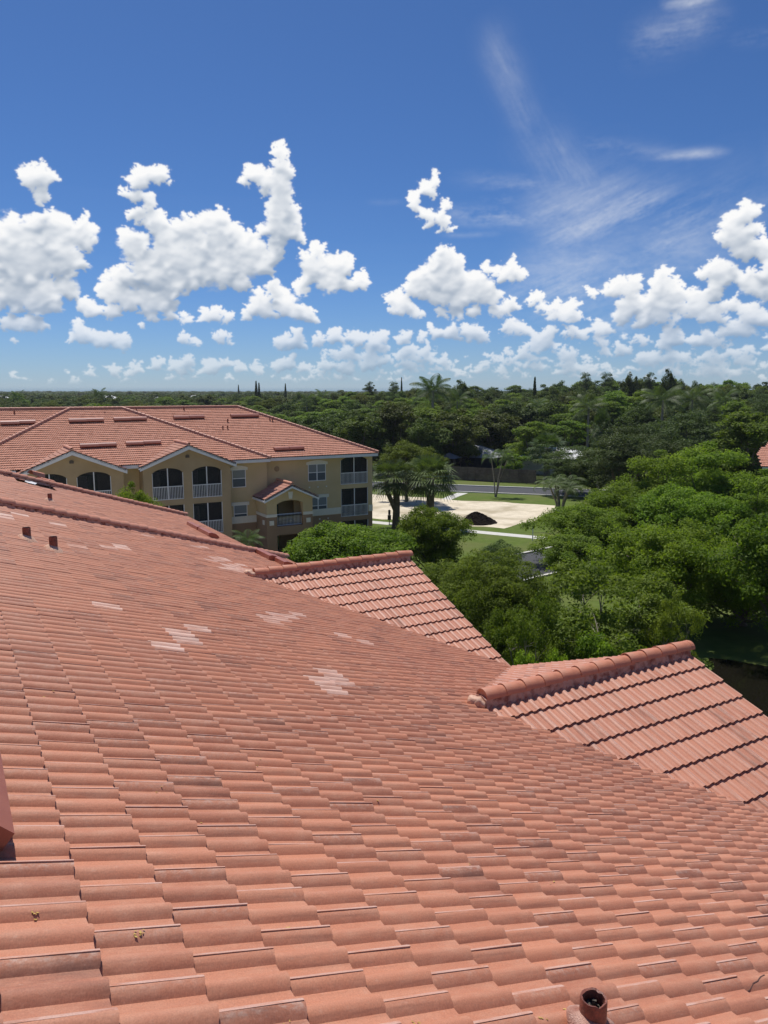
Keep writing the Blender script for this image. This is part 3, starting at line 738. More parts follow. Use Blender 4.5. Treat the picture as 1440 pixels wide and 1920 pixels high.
def seen_size(s):
    P = to_world(O_+A_*(s[0]+HW)+V_*(s[1]+.5*EXPO)); q = project(P)
    if not q or not (-60 < q[0] < 1500 and q[1] < 1985): return 0
    cosv = abs((EYE-(O_+A_*s[0]+V_*s[1])).normalized().dot(N_)); return cosv/q[2]**2
order = sorted(range(len(spots)), key=lambda i: -seen_size(spots[i])); single = set(order[:300])
hd2 = (hip_lo-hip_hi); hcut = (hip_lo, Vector((-hd2.y, hd2.x, 0)).normalized())
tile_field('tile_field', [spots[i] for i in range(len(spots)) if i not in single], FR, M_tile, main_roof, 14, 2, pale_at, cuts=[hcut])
rngt = np.random.default_rng(12); variants = []
for k in range(6):
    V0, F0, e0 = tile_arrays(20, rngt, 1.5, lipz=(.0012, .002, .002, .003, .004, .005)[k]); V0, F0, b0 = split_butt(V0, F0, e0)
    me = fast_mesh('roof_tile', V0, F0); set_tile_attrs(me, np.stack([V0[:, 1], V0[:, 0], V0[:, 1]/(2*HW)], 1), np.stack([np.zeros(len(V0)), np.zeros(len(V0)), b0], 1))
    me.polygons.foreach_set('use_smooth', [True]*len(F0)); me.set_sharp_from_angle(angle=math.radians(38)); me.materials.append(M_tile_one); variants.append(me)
rg = random.Random(8); first = None
for i in sorted(single):
    s = spots[i]; o = bpy.data.objects.new('roof_tile', variants[rg.randrange(6)]) if first is None else first.copy()
    o.data = variants[rg.randrange(6)]; first = first or o; o.name = 'roof_tile'; col.objects.link(o); o.parent = main_roof
    o.color = (rg.random(), pale_at(s), 0, 1)
    M0 = FR @ Matrix.Translation((s[1], s[0], rg.gauss(0, .0009))) @ Matrix.Rotation(rg.gauss(0, .004), 4, 'Z') @ Matrix.Rotation(rg.gauss(0, .004), 4, 'Y') @ Matrix.Rotation(rg.gauss(0, .003), 4, 'X')
    o.matrix_local = M0
# hip line, hip end and the ridge out of frame
caps_along('hip_cap', hip_hi, hip_lo+Vector((.05, .05, -.02)), main_roof, .36, .05, 3)
mortar_along('mortar_bed', hip_hi, hip_lo, main_roof, h=.075, drop=.02, seed=4)
ridge_hi = Vector((XR, YN, slope_z(XR)))
mortar_along('mortar_bed', hip_hi, ridge_hi, main_roof, seed=5)
XB = XR*2-XE
hip_end = MB().prism([hip_lo-Vector((0, 0, DK)), Vector((XB, hip_lo.y, hip_lo.z-DK)), hip_hi-Vector((0, 0, DK))], (0, 0, -.08)).build('hip_end_roof', M_deck, own)
back = MB().prism([p-Vector((0, 0, DK)) for p in (hip_hi, Vector((XB, hip_lo.y, hip_lo.z)), Vector((XB, YN, hip_lo.z)), ridge_hi)], (0, 0, -.08)).build('back_roof', M_tile, own)
# farther wing: the same slope, set back a little
XE2 = 9.65; dz2 = (XE-XE2)*T21
def far_z(x): return slope_z(XE)+(XE2-x)*T21
def loc_on_far(u, v):
    d = Vector(to_local(ray(u, v))); O2 = Vector((XE2, 0, slope_z(XE))); t = (O2-EYE).dot(N_)/d.dot(N_); return EYE+d*t
f_lo = loc_on_far(333, 963); f_lo = Vector((XE2, f_lo.y, far_z(XE2))); f_hi = loc_on_far(0, 890); fd = f_hi-f_lo; f_hi = f_lo+fd*((XR-.6-XE2)/fd.x)
near_lo = Vector((XE2, hip_lo.y-1.5, far_z(XE2))); near_hi = Vector((XR-.6, hip_hi.y-1.5, far_z(XR-.6)))
O2 = Vector((XE2, 0, slope_z(XE))); O2 = O2-V_*((O2-O_).dot(V_))
far_poly = [near_hi, near_lo, f_lo, f_hi]
wing_roof = MB().prism([p-N_*DK for p in far_poly], -N_*.08).build('wing_roof', M_deck, own)
fuv = [((p-O2).dot(A_), (p-O2).dot(V_)) for p in far_poly]
hole_c = loc_on_far(72, 899)
def in_hole(u, v):
    P = O2+A_*u+V_*v; q = project(to_world(P)); return q is not None and 36 < q[0] < 104 and 884+(q[0]-36)*.33 < q[1] < 903+(q[0]-36)*.26
fs = tile_spots(fuv, VPH-9*EXPO, .4, skip=in_hole, grow=1)
fs = [s for s in fs if s[1]+EXPO < max(q[1] for q in fuv)+.15]
fd2 = f_lo-f_hi; nd2 = near_lo-near_hi
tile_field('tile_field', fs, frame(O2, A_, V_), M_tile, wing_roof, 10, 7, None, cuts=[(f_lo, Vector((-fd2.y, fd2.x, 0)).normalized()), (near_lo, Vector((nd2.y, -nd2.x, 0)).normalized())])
caps_along('hip_cap', f_hi+(f_lo-f_hi)*.0, f_lo, wing_roof, .36, .05, 6)
mortar_along('mortar_bed', f_hi, f_lo, wing_roof, h=.075, drop=.02, seed=9)
# torn patch of white membrane below the hip
mb = MB(); rgm = random.Random(3); ring = []
for (u, v) in ((28, 886), (44, 891), (60, 897), (72, 904), (66, 909), (52, 905), (38, 898), (30, 892)):
    P = loc_on_far(u, v)+N_*rgm.uniform(.0, .02); ring.append(P)
c = sum(ring, Vector())/len(ring)+N_*.03
for a, b in zip(ring, ring[1:]+ring[:1]): mb.face([a, b, c])
mb.build('exposed_membrane', M_membrane, wing_roof)
# ------------- gable roofs
def gable(D, idx):
    y0, x0 = D['y'], D['x0']; zr = Z_DR; ze = slope_z(XE)+.0; yl = y0-HWID; yr = y0+HWID; XO = D['xg']
    ridge0 = Vector((x0-.4, y0, zr)); ridge1 = Vector((XO, y0, zr))
    lo1 = Vector((XO, yl, ze)); lo0 = Vector((x0-.4, yl, ze)); hi1 = Vector((XO, yr, ze)); hi0 = Vector((x0-.4, yr, ze))
    drop = Vector((0, 0, -.08))
    mb = MB(); mb.prism([ridge0+drop, ridge1+drop, lo1+drop, lo0+drop], (0, 0, -.07)); mb.prism([ridge0+drop, hi0+drop, hi1+drop, ridge1+drop], (0, 0, -.07))
    g = mb.build('gable_roof', M_deck, own)
    for sgn, seed in ((-1, 20+idx), (1, 30+idx)):
        U = Vector((1, 0, 0)); V = Vector((0, sgn*math.cos(S21), -math.sin(S21))); Og = Vector((XO, y0, zr))+Vector((0, sgn*.04, -.015))
        Lr = XO-x0+.1; Ls = HWID/math.cos(S21)
        Fm = frame(Og, U, V); usgn = 1 if Fm.to_3x3().col[1].x > 0 else -1
        poly = [(0, 0), (-usgn*Lr, 0), (-usgn*Lr, Ls), (0, Ls)]
        ph = 0.0 if usgn < 0 else 0.0
        sp = []
        ncol = int(Lr/(2*HW))+2; ncourse = int(round(Ls/EXPO)); ex = Ls/ncourse
        for k in range(ncourse):
            for j in range(ncol):
                u = j*2*HW-.10*HW
                uu = u if usgn < 0 else -u-2*HW
                xc = XO-(u+HW); yc = y0+sgn*(k+.5)*ex*math.cos(S21)
                zs = zr-(k+.5)*ex*math.sin(S21)
                if zs < slope_z(xc)-.22: continue
                sp.append((uu, (k)*ex, k))
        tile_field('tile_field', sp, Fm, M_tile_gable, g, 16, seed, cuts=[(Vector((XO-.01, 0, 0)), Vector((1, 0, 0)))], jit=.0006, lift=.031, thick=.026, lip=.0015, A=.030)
    mortar_along('mortar_bed', Vector((x0+.05, y0, zr-.01)), ridge1+Vector((-.02, 0, -.01)), g, w=.118, h=.085, drop=.05, seed=40+idx)
    caps_along('ridge_cap', Vector((XO+.03, y0, zr+.02)), Vector((x0+.10, y0, zr+.02)), g, .36, .022, 50+idx)
    # end cap face at the gable
    mb = MB(); ring = [(XO+.045, y0+math.cos(PI*k/12)*.122, zr+.046+math.sin(PI*k/12)*.115) for k in range(13)]; mb.prism(ring, (-.05, 0, 0)); mb.build('end_cap', M_cap, g, merge=True)
    # blob of mortar where the ridge meets the slope
    bm = bmesh.new(); bmesh.ops.create_icosphere(bm, subdivisions=3, radius=1); rgb_ = random.Random(idx)
    for v in bm.verts:
        k = 1+.25*math.sin(v.co.x*5+idx)*math.cos(v.co.y*6)+rgb_.uniform(-.06, .06); v.co = Vector((v.co.x*.13*k, v.co.y*.13*k, v.co.z*.075*k))
    me = bpy.data.meshes.new('mortar_patch'); bm.to_mesh(me); bm.free(); me.polygons.foreach_set('use_smooth', [True]*len(me.polygons))
    o = link_mesh('mortar_patch', me, M_mortar_pale, g); xx0 = x0-.04; o.location = (xx0, y0-.02, slope_z(xx0)+.05); o.rotation_euler = (0, S21, 0)
    # rake boards and eave gutters
    for sgn in (-1, 1):
        a = Vector((XO-.03, y0, zr-.15)); b = Vector((XO-.03, y0+sgn*(HWID+.02), ze-.15)); MB().prism([a, b, b+Vector((0, 0, -.2)), a+Vector((0, 0, -.2))], (-.03, 0, 0)).build('rake_board', M_fascia, g)
        yy0 = y0+sgn*(HWID+.02); MB().prism([(XE-.5, yy0, ze-.10), (XE-.5, yy0+sgn*.13, ze-.10), (XE-.5, yy0+sgn*.11, ze-.22), (XE-.5, yy0, ze-.24)], (.78, 0, 0)).build('gutter', M_gutter, g)
        MB().box(XE-.5, XO-.06, min(yy0-sgn*.03, yy0-sgn*.001), max(yy0-sgn*.03, yy0-sgn*.001), ze-.30, ze-.085).build('fascia', M_fascia, g)
    MB().prism([(XO-.35, y0-HWID+.35, .0), (XO-.35, y0+HWID-.35, 0), (XO-.35, y0+HWID-.35, ze-.3), (XO-.35, y0, zr-.3), (XO-.35, y0-HWID+.35, ze-.3)], (-.25, 0, 0)).build('gable_wall', M_stucco_tan, own)
    return g
for i, D in enumerate(DORM): gable(D, i)
# walls and eave trim below the roof
MB().box(XB+.6, XE-.7, YN+.5, hip_lo.y-.7, 0, slope_z(XE)-.32).build('wall', M_stucco_tan, own)
MB().box(XB+.6, XE2-.7, hip_lo.y-.69, f_lo.y-.7, 0, slope_z(XE)-.32).build('wall', M_stucco_tan, own)
ez = slope_z(XE)
for (ya, yb) in ((YN, DORM[0]['y']-HWID), (DORM[0]['y']+HWID, DORM[1]['y']-HWID), (DORM[1]['y']+HWID, hip_lo.y)):
    if yb-ya > .1: MB().box(XE-.05, XE+.0, ya, yb, ez-.34, ez-.09).build('fascia', M_fascia, own)
MB().box(XE2-.05, XE2, hip_lo.y-.4, f_lo.y, ez-.34, ez-.09).build('fascia', M_fascia, own)
MB().box(XB+.02, XE2-.06, f_lo.y-.04, f_lo.y, ez-.34, ez-.09).build('fascia', M_fascia, own)
MB().prism([f_lo-Vector((0, 0, DK)), Vector((XB, f_lo.y, f_lo.z-DK)), f_hi-Vector((0, 0, DK))], (0, 0, -.08)).build('hip_end_roof', M_deck, own)
# ------------- vent pipes through the tiles
def vent_pipe(P, r, h, lean=0.0, rim=False, flash=True):
    n = 20; mb = MB(); rgp = random.Random(int(P.x*100))
    zt = [P.z+h+(rgp.uniform(-.006, .004) if rim else 0) for k in range(n)]
    def ringp(rr, z): return [Vector((P.x+math.cos(2*PI*k/n)*rr, P.y+math.sin(2*PI*k/n)*rr, (z[k] if isinstance(z, list) else z))) for k in range(n)]
    ri = [r*(.84 if not rim else .80+rgp.uniform(-.06, .05)) for k in range(n)]
    A = ringp(r, P.z-.12); B = ringp(r*1.0, [z-.012 for z in zt]); C = ringp(r*.95, zt)
    D = [Vector((P.x+math.cos(2*PI*k/n)*ri[k], P.y+math.sin(2*PI*k/n)*ri[k], zt[k]-.004)) for k in range(n)]
    E = [Vector((P.x+math.cos(2*PI*k/n)*r*.8, P.y+math.sin(2*PI*k/n)*r*.8, P.z+h-.12)) for k in range(n)]
    for a, b in ((A, B), (B, C), (C, D), (D, E)):
        for k in range(n): mb.face([a[k], a[(k+1) % n], b[(k+1) % n], b[k]])
    mb.face(E)
    p = mb.build('vent_pipe', M_pipe, own, smooth=False, merge=True)
    p.data.polygons.foreach_set('use_smooth', [True]*len(p.data.polygons)); p.data.set_sharp_from_angle(angle=math.radians(40))
    if rim:
        mb = MB()
        for k in range(46):
            a = rgp.uniform(0, 2*PI); q = r*.7*math.sqrt(rgp.random()); s = rgp.uniform(.006, .016); c = Vector((P.x+math.cos(a)*q, P.y+math.sin(a)*q, P.z+h-.06+rgp.uniform(-.02, .025)))
            ax = Vector((rgp.uniform(-1, 1), rgp.uniform(-1, 1), rgp.uniform(-.4, .8))).normalized()*s*1.8; bx = ax.cross(Vector((rgp.random(), rgp.random(), 1))).normalized()*s
            mb.face([c-ax, c+bx, c+ax, c-bx])
        mb.build('leaf_debris', M_debris, p)
    # mortar collar spread on the tiles
    mb = MB(); n2 = 22; rows = []
    for q, (f_, hh) in enumerate(((1.0, .075), (1.35, .06), (1.9, .03), (2.4 if flash else 1.9, -.02))):
        row = []
        for k in range(n2):
            a = 2*PI*k/n2; g_ = f_*(1+(.18*math.sin(a*3+P.y)+rgp.uniform(-.12, .12))*(q > 0)*.7); w_ = 1.25 if (flash and q > 1) else 1
            dx, dy = math.cos(a)*r*g_*.98, math.sin(a)*r*g_*.98*w_
            row.append(Vector((P.x+dx, P.y+dy, slope_z(P.x+dx)+(P.z-slope_z(P.x))+hh+.012)))
        rows.append(row)
    for a, b in zip(rows, rows[1:]):
        for k in range(n2): mb.face([a[k], a[(k+1) % n2], b[(k+1) % n2], b[k]])
    c = mb.build('mortar_collar', M_mortar if not flash else M_mortar_pale, p, merge=True); c.data.polygons.foreach_set('use_smooth', [True]*len(c.data.polygons))
    return p
P = loc_on_main(1110, 1935); vent_pipe(P+Vector((0, 0, .0)), .060, .172, rim=True, flash=False)['label'] = 'rusty brown vent pipe with ragged rim full of leaf debris'
P = loc_on_main(51, 1013); vent_pipe(P, .062, .21)
P = loc_on_main(101, 1033); vent_pipe(P, .062, .23)
P = loc_on_far(94, 940); vent_pipe(P, .06, .22)
def on_tile(u, v):
    Pm = loc_on_main(u, v); a_, b_ = uv(Pm); fr_c = ((b_-VPH)/EXPO) % 1.0
    return Pm+N_*(float(hump(np.array((a_-2.72)/HW)))-.030*(1-fr_c))
# a jagged crack in one of the near tiles
mb = MB(); pts = [on_tile(u, v)-N_*.004 for u, v in ((1399, 1855), (1407, 1851), (1411, 1846), (1419, 1844), (1424, 1839), (1431, 1836), (1437, 1832))]
for a, b in zip(pts, pts[1:]):
    w = N_.cross((b-a).normalized())*.0035; mb.prism([a-w, b-w, b+w, a+w], N_*.0055)
mb.build('tile_crack', M_deck, main_roof)
# ------------- off-ridge vent at the left edge
def hood(mb, p, a, d, n, L, W, Hh):
    """long low sheet metal hood: a along, d down the slope, n out of the slope"""
    sec = [(-.02, W*.04), (Hh*.75, W*.0), (Hh, W*.22), (Hh, W*.62), (Hh*.50, W), (Hh*.06, W*.95), (Hh*.02, W*.80)]
    mb.prism([p+n*z+d*q for z, q in sec], a*L)
vb = loc_on_main(13, 1606)
mb = MB(); hood(mb, vb-V_*.42+N_*.035, A_, V_, N_, 1.35, .42, .135); ov = mb.build('roof_vent', M_metal, own); ov['label'] = 'long dark red sheet metal roof vent at the left edge'
bev = ov.modifiers.new('bevel', 'BEVEL'); bev.width = .006; bev.segments = 2
mb = MB(); mb.prism([vb-V_*.5+N_*.012+A_*.02, vb-V_*.02+N_*.012+A_*.02, vb-V_*.02+N_*.012+A_*1.34, vb-V_*.5+N_*.012+A_*1.34], N_*.024); mb.build('vent_flange', M_metal, ov)

# ------------- loose ridge tiles lying along the eaves (things of their own)
def loose_tile(p, d, up, label, L=.62):
    mb = MB(); w, h, t = .16, .15, .022
    sec = [(-w, 0), (-w*.62, h*.86), (-w*.2, h), (w*.2, h), (w*.62, h*.86), (w, 0), (w-t, 0), (w*.55, h*.72), (0, h*.84), (-w*.55, h*.72), (-w+t, 0)]
    Mx = line_frame((0, 0, 0), (1, 0, 0)); mb.prism([(-L/2, y, z) for y, z in sec], (L, 0, 0))
    o = mb.build('loose_ridge_tile', M_cap); Lf = line_frame(p, d, up)
    R = Matrix.Rotation(TH, 4, 'Z'); o.matrix_world = R @ Lf
    tag(o, label, 'roof tile', 'loose ridge tiles left lying on the roof')
def own_vent(u, v, fn, parent=own):
    """u, v: where the near lower corner of the hood is seen"""
    P0 = fn(u, v); mb = MB(); hood(mb, P0-V_*.40+N_*.03, A_, V_, N_, 1.36, .42, .15); return mb.build('roof_vent', M_metal, parent)
own_vent(409, 1012, loc_on_far); own_vent(386, 1000, loc_on_far); own_vent(552, 1068, loc_on_main); own_vent(524, 1056, loc_on_main)
P = loc_on_far(66, 896)+N_*.10; loose_tile(P, (f_lo-f_hi), N_, 'loose ridge tile lifted off the far hip beside the white membrane')
P = loc_on_far(84, 908)+N_*.06; loose_tile(P, (f_lo-f_hi)+Vector((0, -2, 0)), N_, 'upturned loose ridge tile with dark hollow end below the white membrane')

# ------------------------------------------------------------------ the apartment building across the way
OX, OY = 20.0, 66.0
ow = to_world((OX, OY, 0))
opp = empty('apartment_building', tuple(ow), TH)
tag(opp, 'tan and taupe three-storey apartment building with white balconies under a hipped tile roof', 'building')
OFF = (OX, OY, 0)
def OB(): return MB(OFF)
def Z(z): return z+CZ
def wall_face(mb, x0, x1, z0, z1, y, holes, mi=0, depth=.18, jamb=0):
    """front face of a wall in the plane y with arched / plain openings (xl, xr, zb, zt, rise) and their reveals"""
    xs = sorted({x0, x1, *[h[0] for h in holes], *[h[1] for h in holes]}); zs = sorted({z0, z1, *[h[2] for h in holes], *[h[3] for h in holes]})
    xs = [x for x in xs if x0 <= x <= x1]; zs = [z for z in zs if z0 <= z <= z1]
    for a, b in zip(xs, xs[1:]):
        for c, d in zip(zs, zs[1:]):
            mx_, mz_ = (a+b)/2, (c+d)/2
            if any(h[0] < mx_ < h[1] and h[2] < mz_ < h[3] for h in holes): continue
            mb.face([(a, y, c), (b, y, c), (b, y, d), (a, y, d)], mi)
    for (xl, xr, zb, zt, rise) in holes:
        n = 12; w = (xr-xl)/2; xc = (xl+xr)/2
        arc = []
        for k in range(n+1):
            t = -1+2*k/n; arc.append((xc+t*w, zt-rise*(1-math.sqrt(max(0, 1-(t*.93)**2)))/(1-math.sqrt(1-.93**2)) if rise else zt))
        if rise:
            for (ax, az), (bx, bz) in zip(arc, arc[1:]): mb.face([(ax, y, az), (bx, y, bz), (bx, y, zt), (ax, y, zt)], mi)
        for (ax, az), (bx, bz) in zip(arc, arc[1:]): mb.face([(ax, y, az), (ax, y+depth, az), (bx, y+depth, bz), (bx, y, bz)], jamb)
        mb.face([(xl, y, zb), (xl, y+depth, zb), (xl, y+depth, arc[0][1]), (xl, y, arc[0][1])], jamb)
        mb.face([(xr, y, zb), (xr, y, arc[-1][1]), (xr, y+depth, arc[-1][1]), (xr, y+depth, zb)], jamb)
        mb.face([(xl, y, zb), (xr, y, zb), (xr, y+depth, zb), (xl, y+depth, zb)], jamb)
def railing(parent, x0, x1, y, zb, zt):
    mb = OB(); mb.box(x0, x1, y-.03, y+.03, zt-.06, zt); mb.box(x0, x1, y-.02, y+.02, zb, zb+.05)
    n = int((x1-x0)/.125)
    for k in range(n+1):
        x = x0+.02+(x1-x0-.04)*k/n; mb.box(x-.017, x+.017, y-.014, y+.014, zb+.05, zt-.06)
    return mb.build('railing', M_white, parent)
RNG = random.Random(77)
def balcony(xl, xr, zb, zt, y, rise, rail_h=1.07, mid=True, side=None):
    """recessed screened balcony behind a wall opening"""
    D = 1.7
    mb = OB(); y2 = y+.18
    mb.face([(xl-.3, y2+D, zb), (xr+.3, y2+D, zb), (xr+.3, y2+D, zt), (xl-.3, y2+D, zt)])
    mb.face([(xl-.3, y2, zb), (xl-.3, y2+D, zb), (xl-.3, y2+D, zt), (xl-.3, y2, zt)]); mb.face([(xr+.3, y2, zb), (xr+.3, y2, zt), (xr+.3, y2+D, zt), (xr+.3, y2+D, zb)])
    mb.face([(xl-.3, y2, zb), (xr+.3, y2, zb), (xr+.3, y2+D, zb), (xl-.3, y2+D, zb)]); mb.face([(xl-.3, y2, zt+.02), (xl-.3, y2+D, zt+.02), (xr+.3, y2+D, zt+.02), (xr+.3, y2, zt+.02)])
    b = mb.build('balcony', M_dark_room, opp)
    # sliding door with blinds on the back wall
    mb = OB(); w = xr-xl
    mb.box(xl+.25, xl+.25+w*.62, y2+D-.06, y2+D-.01, zb+.02, zb+2.1); mb.build('sliding_door', M_slider, b)
    mb = OB(); s0 = xl+.3
    for k in range(int(w*.3/.1)): mb.box(s0+k*.1, s0+k*.1+.085, y2+D-.12, y2+D-.08, zb+.1, zb+2.05)
    mb.build('blind', M_curtain, b)
    n = 12; xc, hw = (xl+xr)/2, (xr-xl)/2; ys = y+.10; arc = [(xc+(-1+2*k/n)*hw, zt-(rise*(1-math.sqrt(max(0, 1-((-1+2*k/n)*.93)**2)))/(1-math.sqrt(1-.93**2)) if rise else 0)) for k in range(n+1)]
    mb = OB(); mb.face([(xl, ys, zb+rail_h)]+[(xr, ys, zb+rail_h)]+[(x, ys, z) for x, z in arc[::-1]]); mb.build('screen', M_screen, b)
    mb = OB()
    mb.box(xc-.035, xc+.035, y+.04, y+.10, zb, zt-.02); mb.box(xl+.002, xl+.05, y+.03, y+.10, zb, arc[0][1]); mb.box(xr-.05, xr-.002, y+.03, y+.10, zb, arc[-1][1])
    mb.build('screen_frame', M_white, b)
    railing(b, xl+.02, xr-.02, y+.0, zb+.02, zb+rail_h)
    return b
def window(xl, xr, zb, zt, y, double, arched):
    mb = OB(); f = .055
    mb.box(xl, xl+f, y-.02, y+.08, zb, zt); mb.box(xr-f, xr, y-.02, y+.08, zb, zt); mb.box(xl+f, xr-f, y-.02, y+.08, zt-f, zt); mb.box(xl+f, xr-f, y-.02, y+.08, zb, zb+f)
    zm = zb+(zt-zb)*.5; mb.box(xl+f, xr-f, y-.015, y+.08, zm-.03, zm+.03)
    if double: xm = (xl+xr)/2; mb.box(xm-.045, xm+.045, y-.018, y+.08, zb+f, zt-f)
    w = mb.build('window', M_white, opp)
    cols = [(xl+f, (xl+xr)/2-.045), ((xl+xr)/2+.045, xr-f)] if double else [(xl+f, xr-f)]
    for a, b in cols:
        OB().box(a, b, y-.012, y-.003, zm+.03, zt-f).build('pane', M_pane_up, w); OB().box(a, b, y-.010, y-.003, zb+f, zm-.03).build('pane', M_pane_dn, w)
    hw = .17
    if arched:
        n = 8; A = [(xl-hw+(xr-xl+2*hw)*k/n, zt+.16+.17*math.sin(PI*k/n)) for k in range(n+1)]
        mb = OB(); mb.prism([(xl-hw, y-.06, zt+.0)]+[(xl-hw, y-.06, zt-.06)]+[(xl-.01, y-.06, zt-.06), (xl-.01, y-.06, zt+.0), (xr+.01, y-.06, zt+.0), (xr+.01, y-.06, zt-.06), (xr+hw, y-.06, zt-.06)]+[(x, y-.06, z) for x, z in A[::-1]], (0, .055, 0))
    else:
        mb = OB(); mb.prism([(xl-hw, y-.06, zt-.06), (xl-.01, y-.06, zt-.06), (xl-.01, y-.06, zt), (xr+.01, y-.06, zt), (xr+.01, y-.06, zt-.06), (xr+hw, y-.06, zt-.06), (xr+hw, y-.06, zt+.22), (xl-hw, y-.06, zt+.22)], (0, .055, 0))
    mb.build('header_trim', M_trim, w)
    return w
EV = -5.72                                # wall top under the eaves
ZB1, ZB2, ZB3 = -8.36, -11.30, -14.25     # balcony floors
G = 0.0
# --- wall D/E (right)
YD = 61.3
eop = [(30.75, 33.52, Z(-8.38), Z(-5.86), .36), (30.78, 33.55, Z(-11.32), Z(-8.76), 0), (30.8, 33.57, Z(-14.27), Z(-11.72), 0)]
mb = OB(); wall_face(mb, 23.55, 34.0, Z(-11.02), Z(EV), YD, eop[:1]+[(30.78, 33.55, Z(-11.02), Z(-8.76), 0)], 0, jamb=0); mb.build('wall', M_stucco_tan, opp)
mb = OB(); wall_face(mb, 23.55, 34.0, G, Z(-11.02), YD, [(30.78, 33.55, Z(-11.32), Z(-11.02), 0), eop[2]], 0); mb.build('wall', M_stucco_base, opp)
mb = OB(); mb.face([(34.0, YD, Z(-11.02)), (34.0, 79, Z(-11.02)), (34.0, 79, Z(EV)), (34.0, YD, Z(EV))]); mb.build('wall', M_stucco_tan, opp)
mb = OB(); mb.face([(34.0, YD, G), (34.0, 79, G), (34.0, 79, Z(-11.02)), (34.0, YD, Z(-11.02))]); mb.build('wall', M_stucco_base, opp)
for (xl, xr, zb, zt, r) in eop: balcony(xl, xr, zb, zt, YD, r)
def band(x0, x1, y, z0=-10.98, z1=-10.40): OB().box(x0, x1, y-.025, y-.003, Z(z0), Z(z1)).build('sill_band', M_trim, opp)
band(26.7, 30.74, YD); band(33.6, 34.02, YD); band(23.58, 24.1, YD)
window(27.57, 29.28, Z(-7.88), Z(-6.38), YD, True, True); window(27.62, 29.37, Z(-10.86), Z(-9.32), YD, True, False)
window(27.64, 29.40, Z(-13.8), Z(-12.26), YD, True, False)
# medallion and little wall vents
bm = bmesh.new(); bmesh.ops.create_cone(bm, cap_ends=True, segments=20, radius1=.24, radius2=.2, depth=.06, matrix=Matrix.Translation((24.66-OX, YD-.03-OY, Z(-6.63))) @ Matrix.Rotation(PI/2, 4, 'X'))
for k in range(8):
    a = 2*PI*k/8; bmesh.ops.create_cone(bm, cap_ends=True, segments=8, radius1=.05, radius2=.02, depth=.08, matrix=Matrix.Translation((24.66-OX+math.cos(a)*.13, YD-.06-OY, Z(-6.63)+math.sin(a)*.13)) @ Matrix.Rotation(PI/2, 4, 'X'))
me = bpy.data.meshes.new('medallion'); bm.to_mesh(me); bm.free(); link_mesh('medallion', me, M_medal, opp)
for (x, z) in ((27.68, -8.42), (28.5, -8.42), (29.32, -8.42), (28.62, -11.3), (29.45, -11.3)): OB().box(x-.06, x+.06, YD-.05, YD-.002, Z(z)-.06, Z(z)+.06).build('wall_vent', M_trim, opp)
# --- wall C
YC = 60.9
mb = OB(); wall_face(mb, 20.33, 23.6, Z(-11.02), Z(EV), YC, []); mb.face([(23.6, YC, Z(-11.02)), (23.6, YD, Z(-11.02)), (23.6, YD, Z(EV)), (23.6, YC, Z(EV))]); mb.build('wall', M_stucco_tan, opp)
mb = OB(); wall_face(mb, 20.33, 23.6, G, Z(-11.02), YC, []); mb.face([(23.6, YC, G), (23.6, YD, G), (23.6, YD, Z(-11.02)), (23.6, YC, Z(-11.02))]); mb.build('wall', M_stucco_base, opp)
band(20.36, 23.6, YC)
window(20.54, 21.72, Z(-7.96), Z(-6.47), YC, False, True); window(20.6, 21.78, Z(-10.93), Z(-9.42), YC, False, False)
# --- gable bays A and B
def bay(xl, xr, apx, apz, foot, ops):
    y = 59.88; zt = Z(foot)
    mb = OB(); holes = [(a, b, Z(c), Z(d), r) for a, b, c, d, r in ops]
    wall_face(mb, xl, xr, G, zt, y, holes); mb.face([(xl, y, zt), (xr, y, zt), (apx, y, Z(apz)-.12)])
    for x in (xl, xr): mb.face([(x, y, G), (x, 62, G), (x, 62, zt), (x, y, zt)])
    mb.build('wall', M_stucco_taupe, opp)
    for (a, b, c, d, r) in holes: balcony(a, b, c, d, y, r)
    mb = OB(); c = ((apx), y-.06, Z(apz)-.86)
    mb.prism([(c[0]-.15, c[1], c[2]), (c[0]+.15, c[1], c[2]), (c[0]+.15, c[1], c[2]+.16), (c[0]+.07, c[1], c[2]+.24), (c[0]-.07, c[1], c[2]+.24), (c[0]-.15, c[1], c[2]+.16)], (0, .12, 0)); mb.build('gable_vent', M_dark_room, opp)
def bay_ops(x):   # two stacks of three openings
    o = []
    for (a, b) in x: o += [(a, b, -8.46, -5.97, .38), (a, b, -11.42, -8.90, 0), (a, b, -14.36, -11.85, 0)]
    return o
bay(13.16, 20.08, 16.62, -4.36, -5.86, bay_ops(((13.82, 16.24), (16.93, 19.34))))
bay(4.90, 11.72, 8.10, -4.42, -5.86, bay_ops(((5.35, 7.72), (8.38, 10.80))))
# recess between the bays and the long wall further left
mb = OB(); wall_face(mb, 11.5, 13.3, G, Z(EV), 61.3, []); wall_face(mb, -12, 5.1, G, Z(EV), 61.3, []); mb.build('wall', M_stucco_tan, opp)
